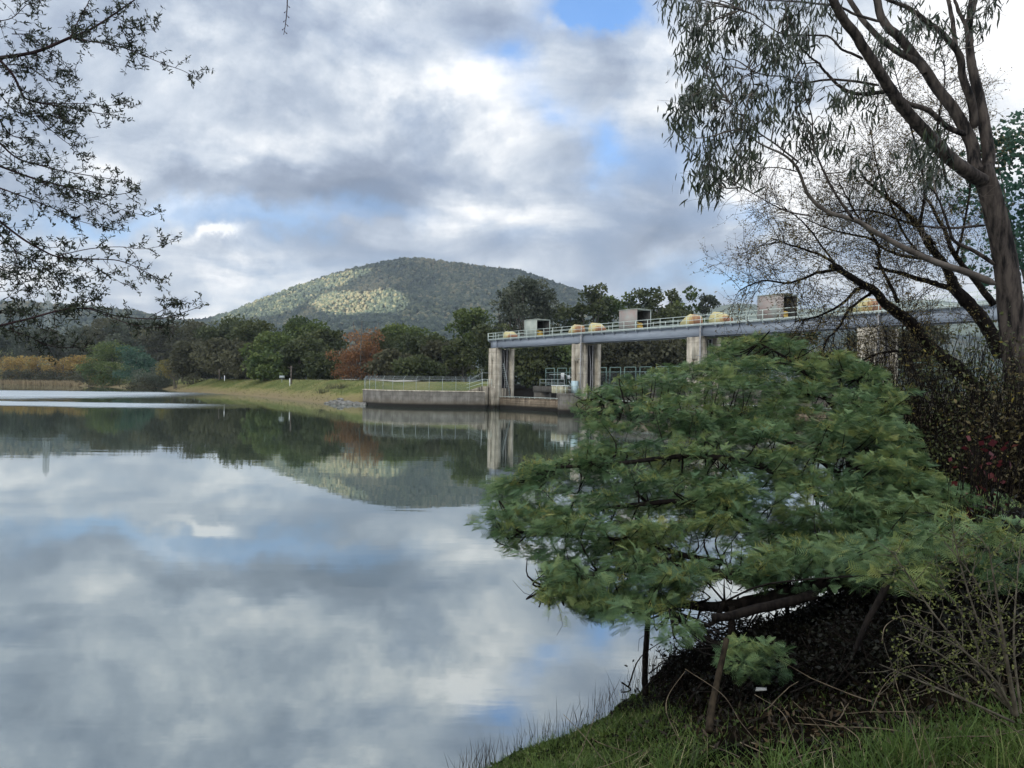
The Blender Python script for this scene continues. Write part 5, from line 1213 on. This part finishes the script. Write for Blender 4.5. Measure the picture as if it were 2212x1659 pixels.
# ---------------- thin stemmed shrub at the right edge
t = thing('thin_stemmed_shrub', pt(2195, 1545, 4.7), 'shrub of tall pale thin stems with tiny yellow green leaves at the right edge', 'shrub')
st_ = MB(); lf = MB(); LEAFP = []
main = [[(2195, 1545), (2175, 1430), (2155, 1300), (2135, 1180)], [(2190, 1540), (2120, 1450), (2020, 1330), (1960, 1240), (1925, 1190)], [(2190, 1545), (2130, 1440), (2080, 1330), (2010, 1240)], [(2200, 1545), (2110, 1470), (2010, 1400), (1940, 1370)], [(2190, 1560), (2080, 1510), (1960, 1460), (1900, 1435)],
        [(2185, 1540), (2140, 1420), (2095, 1290), (2070, 1200), (2060, 1150)], [(2205, 1540), (2190, 1400), (2195, 1280), (2205, 1170)], [(2190, 1545), (2150, 1470), (2060, 1390), (1985, 1350)], [(2195, 1540), (2160, 1380), (2110, 1260), (2040, 1170)]]
for i, l in enumerate(main):
    P = spline(pts(l, 4.7, 4.6+rng.normal()*.25), 6); r0 = .016 if i == 0 else .009; tube(st_, P, r0, .003, 5, cap=False)
    for j in range(24):
        q, d = poly_at(P, rng.uniform(.25, 1)); Q = chain(st_, q, side_dir(d, .8), rng.uniform(.08, .28), .003, .0012, 4, .3, k=3); LEAFP.append(Q[1:])
LEAFP = np.vstack(LEAFP); q = np.repeat(LEAFP[rng.random(len(LEAFP)) < .6], 4, 0); q = q+rng.normal(size=q.shape)*.014; n = len(q); S, D, Nn = frames(rot_dirs(n, .3)); scatter(lf, LF, [(0, 1, 2, 3)], q, S, D, Nn, rsz(n, .010, .024), rng.random(n))
M['tiny'] = foliage('tiny_yellow_green_leaves', G((.04, .05, .015), (.10, .115, .03), (.19, .20, .06)), .3)
M['stem_pale'] = noisy('pale_stem', (.05, .042, .03), (.14, .12, .085), 14)
st_.build('stem', M['stem_pale'], t); lf.build('leaves', M['tiny'], t)

# ---------------- the gum tree at the right
def q7(l): return [(1371.5+a*.3968, b_*.3968) for a, b_ in l]
def q3(l): return [(1755.5+a*.2149, 576+b_*.2149) for a, b_ in l]
GY = 13.0; pxm = GY/F*K*.3968/2*.77        # radius in metres of a width in the enlarged grid
gt = thing('gum_tree', pt(2230, 1010, GY), 'large leaning gum tree with smooth grey brown limbs and drooping leaves at the right', 'tree')
gtr = MB()
tr_pts = [(2236, 1060), (2210, 900), (2190, 726), (2177, 597), (2157, 496), (2137, 410), (2119, 362)]
P = spline(pts(tr_pts, GY, GY), 8); n_ = len(P); rr = np.interp(np.linspace(0, 1, n_), (0, .3, .6, .85, 1), (.30, .215, .182, .17, .172))
def tube_r(mb, P, r, k=12, wob=.05):
    T = nrm(np.gradient(P, axis=0)); s = nrm(np.cross(T[0], np.array((0., 1, 0)))); ang = np.arange(k)*2*PI/k; V = []
    ph = rng.uniform(0, 6, 3)
    for i in range(len(P)):
        s = nrm(s-T[i]*np.dot(s, T[i])); b = np.cross(T[i], s); q = r[i]*(1+wob*np.sin(3*ang+ph[0]+i*.3)+wob*.6*rng.normal(size=k)*.5); V.append(P[i]+(np.cos(ang)*q)[:, None]*s+(np.sin(ang)*q)[:, None]*b)
    V = np.array(V).reshape(-1, 3); n = len(P); Q = [(i*k+j, i*k+(j+1) % k, (i+1)*k+(j+1) % k, (i+1)*k+j) for i in range(n-1) for j in range(k)]; mb.add(V, Q)
tube_r(gtr, P, rr, 14, .05); gtr.build('trunk', M['bark_grey'], gt, smooth=True)
GL = []
def glimb(l, w0, w1, dy=0.0, conv=q7, m_='bark_grey', y0=0.0, k=10):
    P = spline(pts(conv(l) if conv else l, GY+y0, GY+y0+dy), 7); P = P+np.cumsum(rng.normal(size=P.shape)*.006, axis=0)*np.linspace(0, 1, len(P))[:, None]
    n = len(P); mb = MB(); rL = np.linspace(w0*pxm, w1*pxm, n); rL[0] *= .45; rL[1] *= .9; rL[-1] *= .6; tube_r(mb, P, rL, k, .04); mb.build('limb', M[m_], gt, smooth=True); GL.append(P); return P
glimb([(1905, 985), (1850, 960), (1700, 850), (1560, 700), (1420, 530), (1330, 400), (1220, 240), (1130, 110), (1060, -40)], 100, 50, -1.5)
glimb([(1880, 950), (1850, 900), (1830, 780), (1740, 610), (1640, 480), (1540, 350), (1430, 210), (1340, 110), (1290, -40)], 95, 52, .8)
glimb([(1580, 400), (1540, 340), (1440, 290), (1330, 220), (1230, 110), (1140, -30)], 55, 34, .6, y0=.3)
glimb([(1905, 960), (1925, 860), (1900, 700), (1870, 540), (1830, 390), (1815, 280), (1815, 150), (1830, -30)], 92, 42, .8)
glimb([(1850, 700), (1835, 560), (1785, 420), (1765, 300), (1690, 200), (1580, 100), (1480, 30), (1360, -10)], 62, 22, -.6, y0=.2)
glimb([(1790, 420), (1750, 260), (1725, 100), (1700, -30)], 36, 26, .5, y0=.2)
glimb([(1815, 260), (1800, 150), (1760, 60), (1740, -30)], 32, 20, .3, y0=.4)
glimb([(1820, 120), (1850, 60), (1880, -30)], 26, 16, .3, y0=.5)
glimb([(1800, 735), (1700, 690), (1600, 605), (1480, 565), (1400, 500), (1330, 515), (1210, 525), (1110, 485), (1040, 425), (1000, 370), (940, 310), (880, 250)], 42, 8, -1.2, k=7)
glimb([(1960, 1545), (1800, 1480), (1640, 1430), (1500, 1370), (1350, 1290), (1200, 1200), (1050, 1150), (960, 1060), (900, 930), (820, 830), (690, 770), (600, 700)], 52, 6, -1.8, m_='bark_pale', k=9)
glimb([(1190, 1195), (1120, 1100), (1040, 970), (965, 800), (950, 640), (900, 500)], 22, 6, -.5, y0=-1, k=6)
glimb([(1910, 1225), (1750, 1240), (1640, 1238), (1550, 1225)], 20, 12, -.4, k=6)
glimb([(1960, 1440), (1850, 1370), (1740, 1320), (1700, 1250), (1640, 1100), (1560, 1030)], 34, 8, -.6, k=6)
glimb([(900, 890), (780, 800), (640, 700), (560, 600), (480, 540)], 13, 3, -.2, y0=-1.4, k=5)
glimb([(890, 935), (760, 910), (650, 915)], 10, 3, -.2, y0=-1.4, k=5)
glimb([(960, 1175), (820, 1150), (700, 1090), (600, 1040), (500, 1000)], 11, 3, -.3, y0=-1.2, k=5)
glimb([(1330, 465), (1180, 440), (1050, 430), (900, 440), (800, 405), (700, 400), (590, 370)], 20, 4, -.5, y0=-.7, k=6)
glimb([(1240, 320), (1180, 290), (1130, 270), (1060, 200), (940, 190), (800, 180), (640, 80), (560, 40)], 20, 4, -.5, y0=-.9, k=6)
glimb([(1340, 120), (1200, 80), (1100, 40), (900, 20), (700, 10), (560, -20)], 22, 5, -.6, y0=-.2, k=6)
clump = [(210, 40), (240, 100), (300, 60), (220, 10), (270, 140), (420, 90), (480, 140), (400, 160), (560, 200), (520, 150), (640, 210), (690, 240), (770, 240), (850, 250), (600, 250), (350, 200), (330, 120), (300, 320), (260, 330), (330, 290), (400, 270), (380, 240), (500, 60), (600, 40), (700, 60), (650, 20), (800, 20), (860, 60), (950, 80), (1010, 40), (1100, 150), (500, 420), (440, 400), (400, 380), (370, 510), (340, 480), (390, 530), (280, 560), (240, 570), (240, 620), (260, 700), (230, 660), (310, 680), (290, 600), (420, 650), (440, 600), (540, 560), (560, 640), (520, 650), (600, 520), (640, 560), (700, 560), (740, 650), (730, 630), (380, 860), (440, 900), (400, 830), (350, 880), (340, 1020), (370, 980), (400, 1040), (460, 1040), (440, 980), (600, 890), (620, 930), (640, 880), (580, 860), (480, 760), (450, 720), (600, 770), (660, 720), (620, 700), (860, 700), (920, 680), (890, 740), (930, 800), (1050, 760), (1110, 790), (1080, 820), (950, 880), (1130, 590), (1100, 560), (1180, 500), (1250, 530), (1320, 590), (1290, 560), (1190, 900), (1300, 1010), (1370, 960), (1480, 860), (1500, 800), (1560, 880), (1620, 900), (1600, 860), (1550, 960), (1640, 960), (1690, 740), (1660, 760), (1350, 230), (1320, 260), (1380, 350), (1490, 140), (1520, 180), (1600, 120), (1500, 60), (1560, 200), (1640, 220), (1900, 20), (1940, 5), (1860, 160), (1890, 80), (830, 520), (900, 560), (880, 480), (780, 360), (740, 320), (900, 330), (940, 500), (800, 300), (700, 320), (860, 130), (840, 160), (930, 260), (960, 270), (1650, 1000), (1600, 1000)]
gl_l = MB(); gtw = MB(); allG = np.vstack(GL); P_ = []
for (a, b_) in clump:
    x, y = q7([(a, b_)])[0]; c = pt(x, y, GY-.9+rng.normal()*.55+(.9 if a > 1200 else -.4)); dd = np.linalg.norm(allG-c, axis=1); q = allG[np.argmin(dd+rng.random(len(dd))*.3)]
    PP = spline([q, (q+c)/2+rng.normal(size=3)*.12+np.array((0, 0, .12)), c+np.array((0, 0, .15))], 4); r = np.linspace(.012, .004, len(PP)); segs(gtw, PP[:-1], PP[1:], r[:-1], r[1:], 4)
    for j in range(6):
        s0, d = poly_at(PP, rng.uniform(.55, 1)); Q = chain(gtw, s0, side_dir(d, .8, -.15), rng.uniform(.15, .42), .004, .0015, 4, .35, .08, 3); P_.append(Q[1:])
    P_.append(c+rng.normal(size=(12, 3))*np.array((.13, .12, .12)))
P_ = np.vstack(P_); P_ = P_[rng.random(len(P_)) < .64]; q = np.repeat(P_, 2, 0)+rng.normal(size=(len(P_)*2, 3))*.045; n = len(q)
d = rng.normal(size=(n, 3))*.38+np.array((-.05, 0, -1)); S, D, Nn = frames(d)
GLV = np.array([(-.02, 0, 0), (.02, 0, 0), (.085, .35, .03), (-.085, .35, .03), (.07, .68, .02), (-.055, .68, .02), (.03, 1, -.08), (.02, 1, -.08)]); GLQ = [(0, 1, 2, 3), (3, 2, 4, 5), (5, 4, 6, 7)]
scatter(gl_l, GLV, GLQ, q, S, D, Nn, rsz(n, .11, .21), np.clip(rng.normal(.5, .22, n), 0, 1))
# bare fine twigs of the gum
for i in range(150):
    P = GL[rng.integers(8, len(GL))]; s0, d = poly_at(P, rng.uniform(.4, 1)); Q = chain(gtw, s0, side_dir(d, .7), rng.uniform(.4, 1.0), .005, .0015, 6, .4, 0, 3)
    for j in range(3): s1, d1 = poly_at(Q, rng.random()); chain(gtw, s1, side_dir(d1, .8), rng.uniform(.15, .4), .0025, .001, 4, .4, 0, 3)
M['gum_leaf'] = foliage('gum_leaves', G((.010, .018, .010), (.022, .034, .016), (.055, .068, .028)), .15, .4, .4)
gl_l.build('leaves', M['gum_leaf'], gt); gtw.build('twigs', M['bark_pale'], gt)

# ---------------- bare autumn willow behind the gum
WY = 15.0
bt_ = thing('bare_willow', pt(2110, 900, WY), 'nearly bare dark willow with fine twigs and withered leaves in front of the bridge', 'tree')
wb_ = MB(); BL_ = []
def bl(l, r0, r1, conv=q3, dy=0.0, y0=0.0): P = spline(pts(conv(l), WY+y0, WY+y0+dy), 6); P = P+np.cumsum(rng.normal(size=P.shape)*.006, axis=0); tube(wb_, P, r0, r1, 7, .08); BL_.append(P)
bl([(1750, 1400), (1640, 1220), (1480, 1020), (1200, 790), (1020, 560), (880, 450), (750, 370), (640, 230), (500, 150), (300, 20), (190, -20)], .16, .045, dy=-1)
bl([(1900, 900), (1750, 600), (1600, 400), (1430, 220), (1390, 100)], .15, .10)
bl([(1800, 1659), (1740, 1560), (1680, 1430), (1600, 1330), (1540, 1240), (1450, 1150), (1330, 1060), (1230, 960)], .10, .02, q7, .3)
bl([(1960, 1659), (1850, 1520), (1740, 1370), (1690, 1260), (1630, 1140), (1560, 1050)], .07, .02, q7, .6)
bl([(1430, 230), (1200, 170), (1000, 110), (850, 60), (600, 10)], .06, .03, q3)
bl([(1130, 1463), (1000, 1490), (960, 1500), (830, 1550), (680, 1545), (560, 1600)], .035, .01, q7, -.3, -.8)
bl([(1130, 1463), (980, 1370), (850, 1330), (760, 1290)], .03, .008, q7, -.3, -.8)
bl([(850, 360), (780, 200), (700, 20), (620, -160)], .04, .02, q3, .3, -.5)
bl([(1330, 1400), (1300, 1300), (1200, 1180), (1130, 1050), (1080, 950)], .03, .008, q7)
bl([(1100, 1450), (940, 1240), (840, 1150), (760, 1100)], .02, .007, q7)
bl([(600, 230), (450, 230), (330, 360), (150, 490), (0, 550), (-150, 580)], .035, .012, q3, -.4, -.6)
bl([(640, 235), (400, 400), (280, 600), (170, 710), (110, 860)], .03, .012, q3, -.4, -.6)
bl([(1230, 890), (1100, 860), (950, 855), (750, 870), (520, 940), (320, 1080), (170, 1190)], .035, .012, q3, -.5, -.3)
bl([(1480, 1020), (1350, 1100), (1080, 1140), (950, 1000), (900, 850)], .03, .010, q3)
bl([(1250, 1300), (1150, 1150), (1000, 1000), (950, 850), (930, 600), (970, 480)], .035, .010, q3, -.2, -.3)
bl([(1640, 1330), (1540, 1230), (1400, 1170), (1250, 1130), (1100, 1140)], .03, .01, q7)
bl([(1690, 1420), (1500, 1400), (1380, 1370), (1240, 1290), (1050, 1240), (900, 1180)], .04, .01, q7, .2)
bl([(1550, 1240), (1580, 1000), (1500, 700), (1400, 330)], .035, .008, q7, .3)
bl([(1680, 1430), (1500, 1330), (1340, 1000), (1270, 700)], .03, .008, q7, .4)
bl([(1700, 1000), (1650, 700), (1690, 450), (1670, 300)], .03, .008, q7, .6)
bl([(1740, 1400), (1800, 1150), (1820, 900), (1740, 560)], .03, .008, q7, .8)
wtw = MB(); wlf = MB(); LP = []
SA, SB, RA, RB = [], [], [], []
def chain2(p, d, length, r0, r1, nseg, curl, up=0.0):
    P = [np.array(p, float)]; d = np.array(d, float)
    for i in range(nseg): d = nrm(d+rng.normal(size=3)*curl*.5+np.array((0, 0, up))); P.append(P[-1]+d*length/nseg)
    P = np.array(P); r = np.linspace(r0, r1, nseg+1); SA.append(P[:-1]); SB.append(P[1:]); RA.append(r[:-1]); RB.append(r[1:]); return P
lens = np.array([np.linalg.norm(np.diff(P, axis=0), axis=1).sum() for P in BL_])
for P, ln in zip(BL_, lens):
    thick = P is BL_[0] or P is BL_[1]
    for j in range(int(ln*(17 if not thick else 8))):
        t0 = rng.random()**.8; s0, d = poly_at(P, .12+.88*t0); Q = chain2(s0, side_dir(d, .75, .05), rng.uniform(.5, 1.3), .007, .0025, 6, .3, .02)
        for k in range(7):
            s1, d1 = poly_at(Q, .25+.75*rng.random()); Q2 = chain2(s1, side_dir(d1, .7, .05), rng.uniform(.2, .55), .003, .0012, 4, .35, .02); LP.append(Q2[1:])
segs(wtw, np.vstack(SA), np.vstack(SB), np.concatenate(RA), np.concatenate(RB), 3)
LP = np.vstack(LP); LP = np.repeat(LP[rng.random(len(LP)) < .8], 2, 0); q = LP+rng.normal(size=LP.shape)*.02; n = len(q); S, D, Nn = frames(rot_dirs(n, -.1)); scatter(wlf, np.array([(0, 0, 0), (.17, .45, .03), (0, 1, 0), (-.17, .45, .03)]), [(0, 1, 2, 3)], q, S, D, Nn, rsz(n, .03, .07), rng.random(n))
M['willow_leaf'] = foliage('withered_willow_leaves', G((.05, .035, .02), (.13, .10, .04), (.25, .20, .08)), .3)
wb_.build('limb', M['bark_dark'], bt_); wtw.build('twigs', M['bark_dark'], bt_); wlf.build('leaves', M['willow_leaf'], bt_)
# darker tree at the right edge behind
tt = tree('evergreen_tree', (pt(2260, 1000, 26)[0], 26, 2.4), 11.0, 6.5, M['t_blue'], 'blue green feathery tree at the right edge behind the gum trunk', style='gum', per=260, leaf=.11)

# ---------------- overhanging branches at the upper left, close to the camera
NY = 3.6
lt = thing('overhanging_tree', (-4.35, 2.3, bz(-4.35, 2.3)), 'dark tree whose thin branches with small leaf rosettes reach in from the upper left', 'tree')
lb = MB(); ll = MB(); SA, SB, RA, RB = [], [], [], []; LBR = []
def q6(l): return [(a*.43, b_*.43) for a, b_ in l]
def nb(l, w0, w1, Y0=NY, Y1=None):
    P = spline(pts(q6(l), Y0, Y1 or Y0+.25), 6); k_ = .43*K*NY/F/2; tube(lb, P, w0*k_*1.3, w1*k_*1.4, 6, .05); LBR.append(P)
nb([(690, -10), (560, 80), (450, 150), (350, 190), (180, 260), (0, 290), (-80, 300)], 5, 15, NY+.3, NY)
nb([(350, 195), (400, 90), (440, 20), (460, -30)], 5, 2)
nb([(370, 195), (500, 215), (620, 240), (700, 270), (820, 320), (930, 360), (1010, 415)], 5, 1.5)
nb([(600, 110), (640, 200), (700, 270)], 3, 2); nb([(590, 90), (680, 140), (780, 152)], 3, 1.5)
nb([(-60, 240), (60, 370), (100, 450), (140, 500), (270, 530), (400, 550), (500, 570), (600, 580)], 12, 2)
nb([(200, 520), (300, 520), (420, 520), (540, 530), (640, 515)], 4, 1.5); nb([(140, 510), (200, 600), (300, 690), (380, 750), (440, 820)], 4, 1); nb([(290, 590), (360, 620), (390, 670), (402, 685)], 3, 1)
nb([(-40, 680), (80, 790), (200, 830), (320, 860), (500, 890), (660, 915)], 8, 2); nb([(-40, 820), (150, 890), (300, 930), (450, 960), (560, 980), (690, 960)], 9, 2)
nb([(300, 930), (450, 1000), (600, 1050), (750, 1090)], 4, 1.5); nb([(150, 890), (300, 960), (400, 1020), (520, 1090), (610, 1130)], 4, 1.5)
nb([(-40, 930), (150, 1000), (300, 1060), (400, 1110), (560, 1150)], 6, 1.5); nb([(-40, 1080), (100, 1190), (200, 1250), (290, 1290), (420, 1300), (600, 1310), (740, 1370), (810, 1410)], 10, 2)
nb([(290, 1285), (450, 1250), (600, 1240), (720, 1250), (840, 1230)], 4, 1.5); nb([(420, 1310), (540, 1380), (640, 1440)], 3, 1.2)
nb([(-40, 1130), (80, 1260), (200, 1330), (280, 1400), (310, 1500)], 6, 1.5); nb([(200, 1340), (300, 1390), (430, 1412)], 3, 1.2); nb([(-40, 1350), (100, 1400), (150, 1490)], 4, 1.2); nb([(-40, 1400), (60, 1370), (100, 1355)], 3, 1)
nb([(-40, 1645), (150, 1600), (300, 1560), (450, 1550), (600, 1590), (800, 1600), (950, 1560), (1020, 1530)], 9, 1.5); nb([(750, 1595), (850, 1540), (940, 1490)], 3, 1); nb([(450, 1552), (700, 1640), (900, 1640)], 4, 1.2); nb([(300, 1560), (420, 1520), (510, 1500)], 3, 1)
nb([(-40, 1640), (120, 1680), (260, 1740), (450, 1745)], 5, 1.2); nb([(-40, 1560), (60, 1560), (110, 1545)], 5, 2); nb([(-40, 110), (60, 90), (140, 20), (190, 30)], 4, 1.5); nb([(-40, 420), (80, 560), (200, 570), (350, 570)], 5, 1.5); nb([(-40, 540), (60, 680), (180, 690)], 6, 2)
nb([(60, 170), (150, 180), (250, 260), (330, 330), (380, 350)], 4, 1.5); nb([(-30, 330), (120, 330), (240, 400), (300, 420)], 5, 1.5)
TK = spline([(-4.35, 2.3, -.2), (-4.2, 2.4, 2.5), (-4.4, 2.5, 5.5), (-4.0, 2.7, 9.5)], 6); tkm = MB(); tube(tkm, TK, .17, .07, 10, .06)
for P in LBR:
    if to_px(P[-1])[0] < 0 or to_px(P[0])[0] < 0:
        q = P[-1] if to_px(P[-1])[0] < to_px(P[0])[0] else P[0]
        j = int(np.argmin(np.abs(TK[:, 2]-(q[2]-.45)))); tube(tkm, spline([TK[j], (TK[j]+q)/2+np.array((-.05, 0, .12)), q], 5), .030, .010, 6, .05)
hang = pt(621, -20, 3.2); tube(tkm, spline([TK[-6], (TK[-6]+hang)/2+np.array((0, 0, .5)), hang+np.array((0, 0, .12)), hang], 6), .035, .003, 6, .05)
ROS = []
lens = [np.linalg.norm(np.diff(P, axis=0), axis=1).sum() for P in LBR]
for P, ln in zip(LBR, lens):
    for j in range(int(ln*56)+3):
        s0, d = poly_at(P, rng.random()); x_, _ = to_px(s0); dens_ = 1.0 if x_ < 150 else .72
        if rng.random() > dens_: continue
        Q = chain2(s0, side_dir(d, .75, -.05), rng.uniform(.015, .11)*(1.5 if x_ < 110 else 1), .0016, .0007, 4, .35, 0); ROS.append(Q[1:])
        if rng.random() < .6: s1, d1 = poly_at(Q, rng.uniform(.2, .9)); Q2 = chain2(s1, side_dir(d1, .8), rng.uniform(.02, .08), .001, .0006, 3, .3, 0); ROS.append(Q2[1:])
segs(lb, np.vstack(SA), np.vstack(SB), np.concatenate(RA), np.concatenate(RB), 3)
ROS = np.vstack(ROS); ROS = ROS[rng.random(len(ROS)) < .80]; q = np.repeat(ROS, 5, 0); n = len(q); S, D, Nn = frames(rot_dirs(n, .1)); scatter(ll, np.array([(-.03, 0, 0), (.03, 0, 0), (.15, .6, .04), (-.15, .6, .04), (.05, 1, 0), (-.05, 1, 0)]), [(0, 1, 2, 3), (3, 2, 4, 5)], q, S, D, Nn, rsz(n, .012, .026), rng.random(n))
M['rosette'] = foliage('small_dark_leaves', G((.010, .016, .010), (.028, .040, .020), (.07, .08, .045)), .15)
tkm.build('trunk', M['bark_dark'], lt); lb.build('twigs', M['twig_purple'], lt); ll.build('leaves', M['rosette'], lt)
# lone hanging twig at the top
mb = MB(); P = spline(pts([(621, -20), (620, 20), (617, 50), (613, 75)], 3.2), 4); tube(mb, P, .0028, .0012, 5)
for i in range(7):
    s0, d = poly_at(P, .25+.75*i/7); c0 = s0+np.array(((-1)**i*.008, 0, -.008)); segs(mb, [s0], [c0], .0014, .0008, 4); tube(mb, [c0, c0+np.array(((-1)**i*.004, 0, -.004))], .0028, .0015, 5)
tag(mb.build('hanging_twig', M['twig_purple'], origin=P[0]), 'single thin budded twig hanging down from the top edge of the picture', 'twig')
